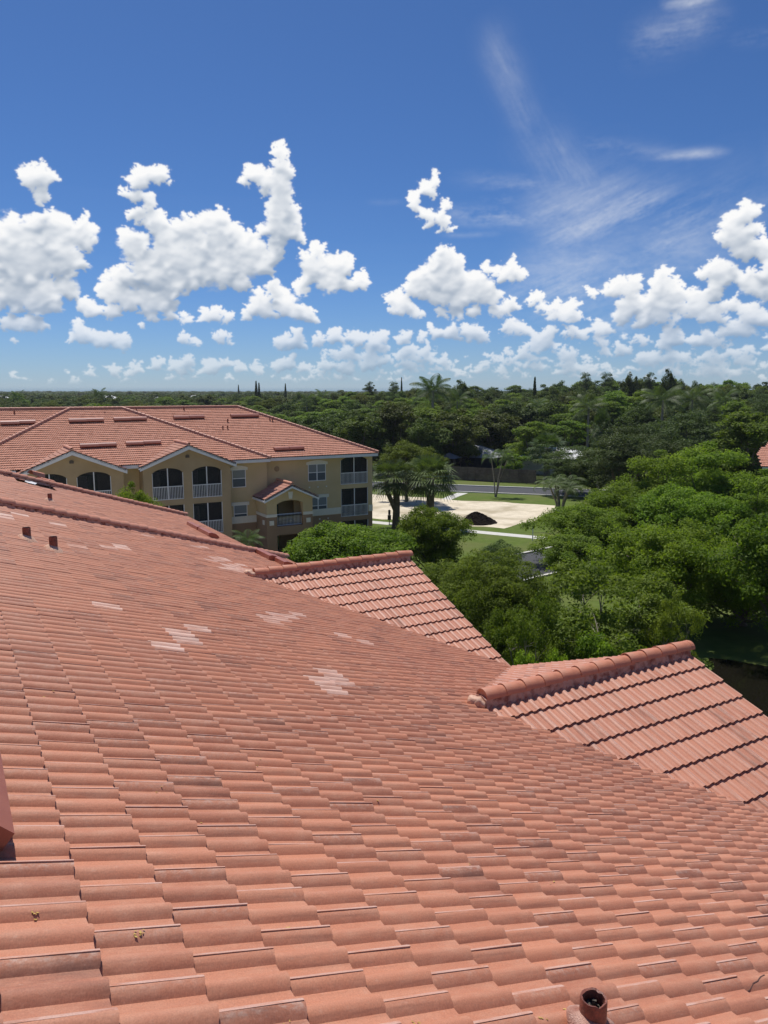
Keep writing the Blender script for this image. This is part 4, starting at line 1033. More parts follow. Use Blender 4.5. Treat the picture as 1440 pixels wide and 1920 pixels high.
# --- roofs
ZE, SL = -5.55, .41
AN = math.atan(SL)
def roof_plane(name, poly3, U, V, parent, seed, spots_u=0.0, nseg=8, cuts=()):
    O = Vector(poly3[0]); V = Vector(V).normalized(); U = Vector(U)
    Nn = V.cross(U).normalized(); Nn = -Nn if Nn.z < 0 else Nn
    mb = OB(); mb.prism([Vector(p)-Nn*.07 for p in poly3], -Nn*.1); r = mb.build(name, M_deck, parent)
    Oo = O-Vector(OFF); Fm = frame(Oo, U, V); us = Vector((Fm[0][1], Fm[1][1], Fm[2][1]))
    P2 = [((Vector(p)-O).dot(us), (Vector(p)-O).dot(V)) for p in poly3]
    vmax = max(p[1] for p in P2); sp = tile_spots(P2, vmax-40*EXPO, spots_u, grow=1); sp = [s for s in sp if s[1]+EXPO < vmax+.05]
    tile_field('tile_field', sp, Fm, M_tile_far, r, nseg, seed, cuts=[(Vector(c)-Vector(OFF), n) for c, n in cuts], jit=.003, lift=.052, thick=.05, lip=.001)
    return r
UX = (1, 0, 0); VF = (0, -math.cos(AN), -math.sin(AN))
def rz(y, ye): return Z(ZE+(y-ye)*SL)
def hipn(a, b, sign):   # vertical cutting plane through a-b
    d = Vector(b)-Vector(a); n = Vector((-d.y, d.x, 0)).normalized(); return (Vector(a), n*sign)
YE1, DP1 = 60.6, 9.75
rc = Vector((34.25, YE1, Z(ZE))); rr = Vector((34.25-DP1, YE1+DP1, rz(YE1+DP1, YE1))); rl = Vector((-14, YE1+DP1, rr.z)); ll = Vector((-14, YE1, Z(ZE)))
R1 = roof_plane('main_roof', [ll, rc, rr, rl], UX, VF, opp, 61, cuts=[hipn(rc, rr, -1)])
YE2, DP2 = 60.0, 9.75
c1 = Vector((23.62, YE2, Z(ZE))); c2 = Vector((23.62-DP2, YE2+DP2, rz(YE2+DP2, YE2))); c3 = Vector((9.55, YE2+DP2, c2.z)); c4 = Vector((9.55-DP2, YE2, Z(ZE)))
R2 = roof_plane('centre_roof', [c4, c1, c2, c3], UX, VF, opp, 62, cuts=[hipn(c1, c2, -1), hipn(c4, c3, 1)])
for a, b, R_, s in ((c2, c1, R2, 1), (c3, c4, R2, 2), (rr, rc, R1, 3)):
    caps_along('hip_caps', a-Vector(OFF), b-Vector(OFF), R_, .38, .05, s, joined=True); mortar_along('mortar_bed', a-Vector(OFF), b-Vector(OFF), R_, h=.07, mat=M_cap_far)
for a, b, R_ in ((c2, c3, R2), (rr, rl, R1)):
    caps_along('ridge_caps', a-Vector(OFF), b-Vector(OFF), R_, .38, .05, 4, joined=True); mortar_along('mortar_bed', a-Vector(OFF), b-Vector(OFF), R_, h=.07, mat=M_cap_far)
# hip ends and back slopes
mb = OB(); bk = Vector((34.25, YE1+2*DP1, Z(ZE)))
mb.prism([rc-Vector((0, 0, .05)), bk-Vector((0, 0, .05)), rr-Vector((0, 0, .05))], (0, 0, -.1)); mb.prism([bk-Vector((0, 0, .05)), Vector((-14, bk.y, bk.z-.05)), rl-Vector((0, 0, .05)), rr-Vector((0, 0, .05))], (0, 0, -.1)); mb.build('back_roof', M_tile_far, opp)
mb = OB(); e1 = c1-Vector((0, 0, .06)); mb.prism([e1, Vector((c1.x, c1.y+1.5, e1.z)), Vector((c2.x+1.0, c2.y+.5, c2.z-.47)), c2-Vector((0, 0, .06))], (0, 0, -.1)); mb.build('hip_end_roof', M_tile_far, opp)
# fascias and soffits
def fascia(x0, x1, y, zt=ZE): OB().box(x0, x1, y, y+.035, Z(zt)-.33, Z(zt)-.085).build('fascia', M_fascia, opp)
fascia(23.62, 34.22, YE1+.02); fascia(20.3, 23.60, YE2+.02); fascia(11.7, 13.0, YE2+.02); fascia(-12, 4.4, YE2+.02)
OB().box(34.19, 34.225, YE1+.06, YE1+2*DP1, Z(ZE)-.33, Z(ZE)-.085).build('fascia', M_fascia, opp)
OB().box(23.4, 34.18, YE1+.06, YD+.2, Z(ZE)-.30, Z(ZE)-.27).build('soffit', M_fascia, opp); [OB().box(a_, b_, YE2+.06, YD+.2, Z(ZE)-.26, Z(ZE)-.23).build('soffit', M_fascia, opp) for a_, b_ in ((11.74, 13.14), (20.1, 23.57))]
OB().box(34.0, 34.18, YD+.2, 79, Z(ZE)-.30, Z(ZE)-.27).build('soffit', M_fascia, opp)
# gable roofs over the bays
def bay_roof(apx, apz, half, seed):
    yF = 59.32; zf = Z(apz); ze = Z(apz)-half*SL; yb = YE2+(apz-ZE)/SL+.4
    for sgn in (-1, 1):
        p = [Vector((apx, yF, zf)), Vector((apx, yb, zf)), Vector((apx+sgn*half, yb, ze)), Vector((apx+sgn*half, yF, ze))]
        V = Vector((sgn*math.cos(AN), 0, -math.sin(AN))); U = Vector((0, 1, 0))
        Nn = Vector((sgn*math.sin(AN), 0, math.cos(AN))); mb = OB(); mb.prism([q-Nn*.06 for q in p], -Nn*.1); r = mb.build('gable_roof', M_deck, opp)
        O = p[0]; Fm = frame(O-Vector(OFF), U, V); us = Vector((Fm[0][1], Fm[1][1], Fm[2][1]))
        sp = []
        nL = int(round(half/math.cos(AN)/EXPO)); ex = half/math.cos(AN)/nL
        for k in range(nL):
            for j in range(-14, 14):
                u = j*2*HW; y = yF+(us.y*(u+HW)); x = apx+sgn*(k+.5)*ex*math.cos(AN)
                if y < yF+.02 or y > yb: continue
                if zf-(k+.5)*ex*math.sin(AN) < rz(y, YE2)-.2: continue
                sp.append((u, k*ex, k))
        tile_field('tile_field', sp, Fm, M_tile_far, r, 8, seed+sgn, jit=.003, lift=.05, thick=.048, cuts=[(Vector((0, yF+.0-OY, 0)), Vector((0, -1, 0)))])
        # rake board
        a = Vector((apx, yF, zf-.07)); b = Vector((apx+sgn*(half+.02), yF, ze-.07)); mb = OB(); mb.prism([a, b, b+Vector((0, 0, -.30)), a+Vector((0, 0, -.30))], (0, .05, 0)); mb.build('rake_board', M_fascia, opp)
        mb = OB(); mb.prism([a+Vector((0, .06, -.14)), b+Vector((0, .06, -.14)), b+Vector((0, .6, -.14)), a+Vector((0, .6, -.14))], (0, 0, -.03)); mb.build('soffit', M_fascia, opp)
    caps_along('ridge_caps', Vector((apx, yF-.02, zf+.02))-Vector(OFF), Vector((apx, yb-.4, zf+.02))-Vector(OFF), opp, .38, .05, 3, joined=True)
    mortar_along('mortar_bed', Vector((apx, yF, zf))-Vector(OFF), Vector((apx, yb-.5, zf))-Vector(OFF), opp, h=.08)
bay_roof(16.62, -4.17, 3.78, 70); bay_roof(8.10, -4.26, 3.78, 75)
# long sheet-metal roof vents in pairs
def roof_vents(pts):
    for (u, v) in pts:
        d = Vector(to_local(ray(u, v))); Nn = Vector((0, -math.sin(AN), math.cos(AN))); O = Vector((0, YE2 if 0 else YE1, Z(ZE)))
        on_c = u < 420 and True
        for ye in ((YE2, YE1)):
            O = Vector((0, ye, Z(ZE))); t = (O-EYE).dot(Nn)/d.dot(Nn); P = EYE+d*t
            inc = (c4.x+(P.y-YE2)) < P.x < (c1.x-(P.y-YE2))
            if (ye == YE2) == inc: break
        Vv = Vector(VF); mb = OB(); hood(mb, P+Nn*.05, Vector((1, 0, 0)), Vv, Nn, 1.36, .46, .2); mb.build('roof_vent', M_metal, opp)
roof_vents([(0, 793.5), (31, 792), (128, 789), (161, 788), (212, 786.5), (243, 785.5), (324, 783), (353, 782), (431, 780), (457, 779.5),
            (149, 836), (183, 834.5), (235, 832), (268, 830), (512, 842), (540, 840.5)])
def small_pipes(pts):
    for (u, v) in pts:
        d = Vector(to_local(ray(u, v))); Nn = Vector((0, -math.sin(AN), math.cos(AN))); O = Vector((0, YE1, Z(ZE))); P = EYE+d*((O-EYE).dot(Nn)/d.dot(Nn))
        mb = OB(); mb.tube([P-Vector((0, 0, .1)), P+Vector((0, 0, .30))], .06, 8); mb.build('vent_pipe', M_pipe, opp)
small_pipes([(427, 791), (418, 804.5), (427, 804), (506, 788), (511, 790), (124, 777), (197, 779), (27, 776), (345, 769), (256, 772)])
# --- entry tower
YT = 58.5; xl, xr = 22.57, 26.67; xm = 24.68; zt0 = -8.78; zap = -7.72
hole_u = (23.46, 25.80, Z(-11.13), Z(-8.98), .30); hole_d = (23.46, 25.80, G, Z(-11.86), 0)
zb_ = -10.28
mb = OB(); wall_face(mb, xl, xr, Z(zb_), Z(zt0), YT, [(23.46, 25.80, Z(zb_), Z(-8.98), .30)], depth=.55); mb.face([(xl, YT, Z(zt0)), (xr, YT, Z(zt0)), (xm, YT, Z(zap))])
for x in (xl, xr): mb.face([(x, YT, Z(zb_)), (x, YD, Z(zb_)), (x, YD, Z(zt0)), (x, YT, Z(zt0))])
mb.build('entry_tower_wall', M_stucco_tan, opp)
mb = OB(); wall_face(mb, xl, xr, G, Z(zb_), YT, [(23.46, 25.80, Z(-11.13), Z(zb_), 0), hole_d], depth=.55)
for x in (xl, xr): mb.face([(x, YT, G), (x, YD, G), (x, YD, Z(zb_)), (x, YT, Z(zb_))])
mb.build('entry_tower_wall', M_stucco_base, opp)
mb = OB(); mb.box(xl+.05, xr-.05, YT+.56, YD-.03, Z(-11.5), Z(-11.15)); mb.box(xl+.05, xr-.05, YT+.56, YD-.03, Z(-8.92), Z(-8.86)); mb.build('landing_floor', M_stucco_base, opp)
mb = OB(); mb.box(23.5, 24.7, YD-.06, YD-.015, Z(-11.14), Z(-9.05)); mb.box(23.5, 24.7, YD-.06, YD-.015, .1, 2.3); mb.build('entry_door', M_slider, opp)
mb = OB(); mb.box(25.55, 26.6, YT+1.3, YT+1.42, Z(-11.14), Z(-8.93)); mb.build('stair_wall', M_stucco_tan, opp)
mb = OB(); mb.box(xl-.03, 23.46, YT-.03, YT-.003, Z(-10.30), Z(-10.06)); mb.box(25.80, xr+.03, YT-.03, YT-.003, Z(-10.30), Z(-10.06)); mb.box(xl-.03, xl-.003, YT, YD-.4, Z(-10.30), Z(-10.06)); mb.build('tower_band', M_trim, opp)
mb = OB(); mb.prism([(xm-.22, YT-.05, Z(-8.28)), (xm+.22, YT-.05, Z(-8.28)), (xm+.13, YT-.05, Z(-8.86)), (xm-.13, YT-.05, Z(-8.86))], (0, .047, 0)); mb.build('keystone', M_trim, opp)
for (x, z) in ((22.98, -10.78), (26.27, -10.78)): OB().box(x-.19, x+.19, YT-.06, YT-.003, Z(z)-.19, Z(z)+.19).build('wall_lamp', M_trim, opp)
OB().box(xl-.06, xl-.003, YT+.5, YT+.85, Z(-10.97), Z(-10.59)).build('wall_lamp', M_trim, opp)
railing(opp, 23.5, 25.78, YT+.30, Z(-11.11), Z(-10.12))
mb = OB(); mb.box(23.40, 23.46, YT+.5, YD-.4, Z(-10.15), Z(-10.08)); mb.box(23.40, 23.44, YT+.5, YT+.55, Z(-11.1), Z(-10.1)); mb.build('stair_rail', M_white, opp)
AT = math.atan(.46); hw_ = 2.42; yF, yB = YT-.42, YD
for sgn in (-1, 1):
    za = Z(zap)+.10; p = [Vector((xm, yF, za)), Vector((xm, yB, za)), Vector((xm+sgn*hw_, yB, za-hw_*.46)), Vector((xm+sgn*hw_, yF, za-hw_*.46))]
    V = Vector((sgn*math.cos(AT), 0, -math.sin(AT))); Nn = Vector((sgn*math.sin(AT), 0, math.cos(AT)))
    mb = OB(); mb.prism([q-Nn*.06 for q in p], -Nn*.09); r = mb.build('tower_roof', M_deck, opp)
    Fm = frame(p[0]-Vector(OFF), Vector((0, 1, 0)), V); us = Vector((Fm[0][1], Fm[1][1], Fm[2][1])); sp = []
    nL = int(round(hw_/math.cos(AT)/EXPO)); ex = hw_/math.cos(AT)/nL
    for k in range(nL):
        for j in range(-13, 13):
            u = j*2*HW; y = yF+us.y*(u+HW)
            if yF < y < yB: sp.append((u, k*ex, k))
    tile_field('tile_field', sp, Fm, M_tile_far, r, 8, 90+sgn, jit=.004)
    a = p[0]+Vector((0, 0, -.06)); b = p[3]+Vector((sgn*.02, 0, -.06)); mb = OB(); mb.prism([a, b, b+Vector((0, 0, -.26)), a+Vector((0, 0, -.26))], (0, .05, 0)); mb.build('rake_board', M_fascia, opp)
    mb = OB(); mb.prism([p[3]+Vector((0, .06, -.1)), p[2]+Vector((0, 0, -.1)), p[2]+Vector((0, 0, -.28)), p[3]+Vector((0, .06, -.28))], (-sgn*.04, 0, 0)); mb.build('fascia', M_fascia, opp)
    mb = OB(); mb.prism([a+Vector((0, .06, -.12)), b+Vector((0, .06, -.12)), b+Vector((0, yB-yF-.1, -.12)), a+Vector((0, yB-yF-.1, -.12))], (0, 0, -.03)); mb.build('soffit', M_fascia, opp)
caps_along('ridge_caps', Vector((xm, yF-.02, Z(zap)+.12))-Vector(OFF), Vector((xm, yB, Z(zap)+.12))-Vector(OFF), opp, .38, .05, 3, joined=True)
mortar_along('mortar_bed', Vector((xm, yF, Z(zap)+.10))-Vector(OFF), Vector((xm, yB, Z(zap)+.10))-Vector(OFF), opp, h=.08)
# inner back wall so that nothing shines through
OB().box(-11.9, 33.9, 63.4, 63.5, 0, Z(EV)-.1).build('inner_wall', M_dark_room, opp)

# ------------------------------------------------------------------ trees: prototypes
def leaf_quads(C, Nrm, size, rng, asp=.5, fold=.0):
    """diamond leaves at C facing roughly Nrm"""
    n = len(C); r = rng.normal(size=(n, 3)); a = np.cross(Nrm, r); a /= np.linalg.norm(a, axis=1, keepdims=True)+1e-9; b = np.cross(Nrm, a)
    L = (size*rng.uniform(.7, 1.3, (n, 1)))*.5; Wd = L*asp
    V = np.stack([C-a*L, C+b*Wd-Nrm*L*fold, C+a*L, C-b*Wd-Nrm*L*fold], 1).reshape(-1, 3)
    return V, np.arange(n*4).reshape(-1, 4)
def unit(v): return v/(np.linalg.norm(v, axis=-1, keepdims=True)+1e-9)
def make_crown(name, seed, h, r, base, n_lobe, clumps, leaves, leaf, mat, clump_r=.9, asp=.5, up=.5, flat=.8, gap=.25, droop=0.0, lobe_r=.42, bark=None, trunk_r=.22, limbs=True, wisp=0):
    """returns (trunk object or None, crown object) with the base at the origin"""
    rng = np.random.default_rng(seed)
    zc = base+(h-base)*.52; H2 = (h-base)/2
    # lobes spread inside the envelope
    lobes = []
    for k in range(n_lobe):
        a = 2.399963*k+rng.uniform(-.5, .5); f = math.sqrt((k+.6)/n_lobe); zz = rng.uniform(-.95, .62)*(1-.25*f)+.10*(1-f)
        q = f*(1-lobe_r)*r*rng.uniform(.85, 1.1); lobes.append((math.cos(a)*q, math.sin(a)*q, zc+zz*H2, r*lobe_r*rng.uniform(.75, 1.2)))
    lobes.append((0, 0, h-r*lobe_r*flat*.95, r*lobe_r))
    CC = []; RR = []
    per = max(3, clumps//len(lobes))
    for (x, y, z, R) in lobes:
        d = unit(rng.normal(size=(per, 3))); d[:, 2] = np.where(rng.random(per) < .72, np.abs(d[:, 2]), d[:, 2])
        d = unit(d); q = rng.uniform(.62, 1.05, (per, 1))
        CC.append(np.array([x, y, z])+d*q*np.array([R, R, R*flat])); RR.append(np.full(per, R))
    CC = np.concatenate(CC); keep = CC[:, 2] > base*.8; CC = CC[keep]
    nC = len(CC); cr = clump_r*rng.uniform(.6, 1.25, nC)
    nl = max(4, leaves//nC)
    d = unit(rng.normal(size=(nC, nl, 3))); d[..., 2] = np.where(rng.random((nC, nl)) < .62, np.abs(d[..., 2]), d[..., 2])
    q = rng.random((nC, nl, 1))**.42
    P = CC[:, None, :]+d*q*cr[:, None, None]*np.array([1, 1, .72])
    if droop: P[..., 2] -= droop*(q[..., 0]**2)*cr[:, None]
    Nn = unit(d*.7+np.array([0, 0, up])+rng.normal(size=d.shape)*.55)
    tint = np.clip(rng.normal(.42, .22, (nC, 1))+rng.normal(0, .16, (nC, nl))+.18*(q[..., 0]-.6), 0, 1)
    P = P.reshape(-1, 3); Nn = Nn.reshape(-1, 3); tint = tint.reshape(-1)
    V, Fq = leaf_quads(P, Nn, leaf, rng, asp, .15)
    me = fast_mesh(name, V, Fq, np.repeat(tint, 4)); me.materials.append(mat)
    tr = None
    if bark:
        mb = MB(); rg = random.Random(seed)
        top = Vector((rg.uniform(-.3, .3), rg.uniform(-.3, .3), base+(h-base)*.45))
        fork = Vector((0, 0, base*.75)); mb.tube([(0, 0, -.1), (rg.uniform(-.1, .1), rg.uniform(-.1, .1), base*.4), fork, top], [trunk_r*1.25, trunk_r, trunk_r*.85, trunk_r*.35], 8)
        for (x, y, z, R) in lobes:
            e = Vector((x, y, z)); mid = fork.lerp(e, .5)+Vector((rg.uniform(-.3, .3), rg.uniform(-.3, .3), -.1*R)); mb.tube([fork+Vector((0, 0, rg.uniform(-.2, .5))), mid, e], [trunk_r*.5, trunk_r*.33, trunk_r*.12], 6)
            if limbs:
                for _ in range(wisp or 3):
                    dd = Vector((rg.uniform(-1, 1), rg.uniform(-1, 1), rg.uniform(-.1, 1))).normalized()*R*.9; p0 = fork.lerp(e, rg.uniform(.55, 1)); mb.tube([p0, p0+dd*.5+Vector((0, 0, .1)), p0+dd], [trunk_r*.14, trunk_r*.09, trunk_r*.04], 4)
        me2 = bpy.data.meshes.new('trunk'); me2.from_pydata(mb.v, [], mb.f); me2.polygons.foreach_set('use_smooth', [True]*len(mb.f)); me2.materials.append(bark); tr = me2
    return dict(crown=me, trunk=tr, h=float(np.percentile(V[:, 2], 99.7)), r=float(np.percentile(np.hypot(V[:, 0], V[:, 1]), 95)))
def make_feather_palm(seed, h, nf, L, mat, trunk_r=.14, sag=.9, pairs=26, lw=.055, dead=0, stems=1, ll=.55):
    rng = np.random.default_rng(seed); VV = []; TT = []; mb = MB(); rg = random.Random(seed)
    for sidx in range(stems):
        a0 = rg.uniform(0, 6.3); lean = (0 if stems == 1 else rg.uniform(.12, .32))*h; hh = h*(1 if stems == 1 else rg.uniform(.78, 1.02))
        tx, ty = math.cos(a0)*lean, math.sin(a0)*lean
        mb.tube([(tx*.05, ty*.05, -.1), (tx*.35, ty*.35, hh*.45), (tx*.8, ty*.8, hh*.85), (tx, ty, hh)], [trunk_r*1.3, trunk_r, trunk_r*.9, trunk_r*.8], 7)
        for k in range(nf):
            a = 2.399963*k+rg.uniform(-.25, .25); el = 1.25-1.55*(k/nf)+rg.uniform(-.12, .12); Lf = L*rg.uniform(.85, 1.12)
            pts = []; p = np.array([tx, ty, hh]); e = el; ns = 9
            for i in range(ns+1):
                pts.append(p.copy()); d = np.array([math.cos(a)*math.cos(e), math.sin(a)*math.cos(e), math.sin(e)]); p = p+d*Lf/ns; e -= sag/ns*(.5+1.3*i/ns)*1.25
            pts = np.array(pts); side = np.array([-math.sin(a), math.cos(a), 0]); tw = rg.uniform(-.5, .5)
            for j in range(pairs):
                t = .10+.9*j/pairs; f = t*ns; i0 = min(int(f), ns-1); c = pts[i0]*(1-f+i0)+pts[i0+1]*(f-i0); dr = unit(pts[i0+1]-pts[i0])
                ln = ll*Lf*.42*(math.sin(PI*min(1, t*.92+.1))**.7)+.06
                for sg in (-1, 1):
                    ld_ = unit(side*sg*.85+dr*.55+np.array([0, 0, -.35+.2*sg*tw])); tip = c+ld_*ln+np.array([0, 0, -ln*.28]); wv = dr*lw*.5; m_ = c+ld_*ln*.5
                    VV.append([c-wv*.4, m_-wv, tip, m_+wv]); TT.append(rng.uniform(.1, .9))
            for i in range(ns): VV.append([pts[i]-side*.02, pts[i+1]-side*.012, pts[i+1]+side*.012, pts[i]+side*.02]); TT.append(.9)
    V = np.array(VV).reshape(-1, 3); me = fast_mesh('crown', V, np.arange(len(V)).reshape(-1, 4), np.repeat(TT, 4)); me.materials.append(mat)
    m2 = bpy.data.meshes.new('trunk'); m2.from_pydata(mb.v, [], mb.f); m2.polygons.foreach_set('use_smooth', [True]*len(mb.f)); m2.materials.append(M_bark_pale)
    return dict(crown=me, trunk=m2, h=h+L*.55, r=L*.9)
def make_fan_palm(seed, h, nf, mat, blade=.85, pet=.9, trunk_r=.2, fork=False):
    rng = np.random.default_rng(seed); rg = random.Random(seed); VV = []; TT = []; mb = MB()
    mb.tube([(0, 0, -.1), (.06, 0, h*.5), (0, 0, h)], [trunk_r*1.25, trunk_r, trunk_r*1.05], 8)
    if fork: mb.tube([(0, 0, h*.35), (-.5, .1, h*.72), (-.6, .1, h)], [trunk_r*.8, trunk_r*.7, trunk_r*.7], 7)
    for k in range(nf):
        a = 2.399963*k+rg.uniform(-.2, .2); el = 1.35-2.15*(k/nf)+rg.uniform(-.1, .1); d = np.array([math.cos(a)*math.cos(el), math.sin(a)*math.cos(el), math.sin(el)])
        o = np.array([0, 0, h]) if not (fork and k % 2) else np.array([-.6, .1, h]); c = o+d*pet*rg.uniform(.8, 1.2)
        side = np.array([-math.sin(a), math.cos(a), 0]); nrm = np.cross(side, d)
        VV.append([o-side*.015, c-side*.012, c+side*.012, o+side*.015]); TT.append(.8)
        ns = 17
        for j in range(ns):
            th = (j/(ns-1)-.5)*3.9; sd_ = unit(d*math.cos(th)+side*math.sin(th)); ln = blade*(.62+.38*math.cos(th*.5))*rg.uniform(.9, 1.1); m_ = c+sd_*ln*.55+nrm*.02; tip = c+sd_*ln+np.array([0, 0, -ln*.38*(1.1 if el < .6 else .6)])
            w = np.cross(nrm, sd_)*.045; VV.append([c, m_-w, tip, m_+w]); TT.append(rng.uniform(.1, .9))
    V = np.array(VV).reshape(-1, 3); me = fast_mesh('crown', V, np.arange(len(V)).reshape(-1, 4), np.repeat(TT, 4)); me.materials.append(mat)
    m2 = bpy.data.meshes.new('trunk'); m2.from_pydata(mb.v, [], mb.f); m2.polygons.foreach_set('use_smooth', [True]*len(mb.f)); m2.materials.append(M_bark)
    return dict(crown=me, trunk=m2, h=h+pet*.9+blade*.4, r=pet+blade*.8)
def make_spire(seed, h, r, mat):
    rng = np.random.default_rng(seed); n = 5200; t = rng.random(n)**.8; tier = np.round(t*15)/15+rng.normal(0, .016, n); rad = r*(1-tier*.85)*rng.random(n)**.5; a = rng.integers(0, 7, n)*(2*PI/7)+tier*9+rng.normal(0, .18, n)
    P = np.stack([np.cos(a)*rad, np.sin(a)*rad, h*(.08+.92*tier)+rad*.25+rng.normal(0, .12, n)], 1); N2 = unit(rng.normal(size=(n, 3))+np.array([0, 0, .6]))
    V, Fq = leaf_quads(P, N2, .42, rng, .45); me = fast_mesh('crown', V, Fq, np.repeat(rng.random(n), 4)); me.materials.append(mat)
    mb = MB(); mb.tube([(0, 0, -.1), (0, 0, h*.97)], [.25, .04], 6); m2 = bpy.data.meshes.new('trunk'); m2.from_pydata(mb.v, [], mb.f); m2.materials.append(M_bark)
    return dict(crown=me, trunk=m2, h=h, r=r)
P = {}
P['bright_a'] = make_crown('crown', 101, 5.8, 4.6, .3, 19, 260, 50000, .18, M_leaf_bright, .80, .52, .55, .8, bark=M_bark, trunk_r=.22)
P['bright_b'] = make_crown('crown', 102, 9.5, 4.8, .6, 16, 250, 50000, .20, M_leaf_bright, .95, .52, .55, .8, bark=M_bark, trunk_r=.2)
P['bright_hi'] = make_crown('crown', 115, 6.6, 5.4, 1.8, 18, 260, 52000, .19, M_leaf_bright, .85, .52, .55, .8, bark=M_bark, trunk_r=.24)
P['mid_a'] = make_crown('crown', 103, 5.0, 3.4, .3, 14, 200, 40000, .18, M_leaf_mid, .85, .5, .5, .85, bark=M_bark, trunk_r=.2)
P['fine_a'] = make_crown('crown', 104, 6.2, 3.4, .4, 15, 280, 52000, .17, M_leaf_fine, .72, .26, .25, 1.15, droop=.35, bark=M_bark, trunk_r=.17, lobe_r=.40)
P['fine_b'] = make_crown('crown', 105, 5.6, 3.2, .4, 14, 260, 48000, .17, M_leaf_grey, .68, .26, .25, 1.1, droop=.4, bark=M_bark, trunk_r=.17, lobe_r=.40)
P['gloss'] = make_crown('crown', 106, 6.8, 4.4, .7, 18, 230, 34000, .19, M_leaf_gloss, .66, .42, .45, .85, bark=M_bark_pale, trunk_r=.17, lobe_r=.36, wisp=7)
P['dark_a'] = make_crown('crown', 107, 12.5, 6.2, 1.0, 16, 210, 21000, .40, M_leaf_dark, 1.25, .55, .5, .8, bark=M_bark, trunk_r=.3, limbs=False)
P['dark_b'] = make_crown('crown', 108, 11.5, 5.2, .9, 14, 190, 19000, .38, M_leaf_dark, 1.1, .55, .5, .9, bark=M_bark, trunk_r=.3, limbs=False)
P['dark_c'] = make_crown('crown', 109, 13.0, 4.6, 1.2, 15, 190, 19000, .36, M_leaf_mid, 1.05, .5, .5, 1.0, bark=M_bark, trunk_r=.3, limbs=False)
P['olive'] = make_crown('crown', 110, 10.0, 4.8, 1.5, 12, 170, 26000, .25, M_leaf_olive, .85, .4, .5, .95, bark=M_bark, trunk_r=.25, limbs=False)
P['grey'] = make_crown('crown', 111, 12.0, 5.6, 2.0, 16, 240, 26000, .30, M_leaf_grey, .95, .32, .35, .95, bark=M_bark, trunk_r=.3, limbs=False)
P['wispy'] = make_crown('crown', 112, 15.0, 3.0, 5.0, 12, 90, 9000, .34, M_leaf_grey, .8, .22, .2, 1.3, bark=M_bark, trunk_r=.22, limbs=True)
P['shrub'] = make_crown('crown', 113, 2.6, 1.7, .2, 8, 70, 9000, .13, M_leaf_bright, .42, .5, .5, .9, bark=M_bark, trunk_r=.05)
P['royal'] = make_feather_palm(201, 10.0, 18, 4.2, M_palm, .24, 1.05, 30, .10, ll=.75)
P['coco'] = make_feather_palm(202, 8.5, 17, 3.6, M_palm, .16, 1.15, 26, .09, ll=.7)
P['clump'] = make_feather_palm(203, 4.0, 8, 1.6, M_palm, .07, 2.2, 24, .04, stems=7, ll=.5)
P['clump_tall'] = make_feather_palm(204, 4.6, 11, 1.5, M_palm, .06, 1.5, 22, .04, stems=3, ll=.5)
P['fan'] = make_fan_palm(205, 3.9, 40, M_palm, .95, 1.0, .22, fork=True)
P['fan_b'] = make_fan_palm(206, 3.6, 46, M_palm, 1.0, 1.05, .24)
P['spire'] = make_spire(207, 17, 1.9, M_leaf_dark)

used = set()
def plant(name, proto, x, y, h, r, label, cat, group=None, rot=None, z=0.0, rg=random.Random(4)):
    p = P[proto]; root = empty(name, (x, y, z), rot if rot is not None else rg.uniform(0, 6.28))
    root.scale = (r/p['r'], r/p['r'], h/p['h'])
    for part in ('trunk', 'crown'):
        me = p[part]
        if me is None: continue
        o = bpy.data.objects.new(part, me); col.objects.link(o); o.parent = root
    return tag(root, label, cat, group)
def tree_px(name, proto, u, vtop, Y, wpx, label, cat, group=None, rot=None):
    """tree whose crown top is seen at (u, vtop) and whose half width is wpx photo pixels, standing Y metres ahead"""
    Pp = at_depth(u, vtop, Y); return plant(name, proto, Pp[0], Pp[1], Pp[2], wpx/F*Y, label, cat, group, rot)

# ---- trees near the buildings
tree_px('leafy_tree', 'bright_a', 650, 984, 53, 112, 'bright green leafy tree in front of the tan building, above the first gable', 'tree', rot=1.0)
tree_px('leafy_tree', 'bright_a', 811, 953, 60, 66, 'rounded mid-green tree just left of the dark mulch pile', 'tree', rot=.3)
tree_px('leafy_tree', 'bright_a', 1098, 948, 63, 96, 'dense dark-hearted leafy tree right of the white marker post', 'tree', rot=2.0)
tree_px('leafy_tree', 'bright_hi', 1262, 985, 46, 125, 'broad low bright tree between the lane and the pond lawn', 'tree', rot=.5)
tree_px('leafy_tree', 'bright_b', 1338, 833, 72, 96, 'tallest bright yellow-green tree, left of the red roof corner', 'tree', rot=3.9)
tree_px('leafy_tree', 'bright_b', 1236, 850, 70, 88, 'bright yellow-green tree second in height, left of the tallest', 'tree', rot=1.1)
tree_px('leafy_tree', 'bright_a', 1290, 915, 63, 95, 'bright tree filling the hollow below the two tallest', 'tree', rot=0.2)
tree_px('leafy_tree', 'bright_b', 1425, 884, 62, 92, 'bright leafy tree under the red roof corner at the right edge', 'tree', rot=5.1)
tree_px('leafy_tree', 'bright_a', 1168, 912, 68, 82, 'bright green tree between the tallest tree and the clumped palms', 'tree', rot=5.5)
tree_px('feathery_tree', 'fine_a', 868, 1042, 41, 112, 'feathery dark green tree rising right behind the first gable', 'tree', rot=.4)
tree_px('feathery_tree', 'fine_a', 945, 1058, 36, 100, 'feathery green tree in the gap between the two gables', 'tree', rot=2.4)
tree_px('feathery_tree', 'fine_b', 928, 1018, 49, 58, 'grey-green wispy tree below the pale sidewalk', 'tree', rot=1.2)
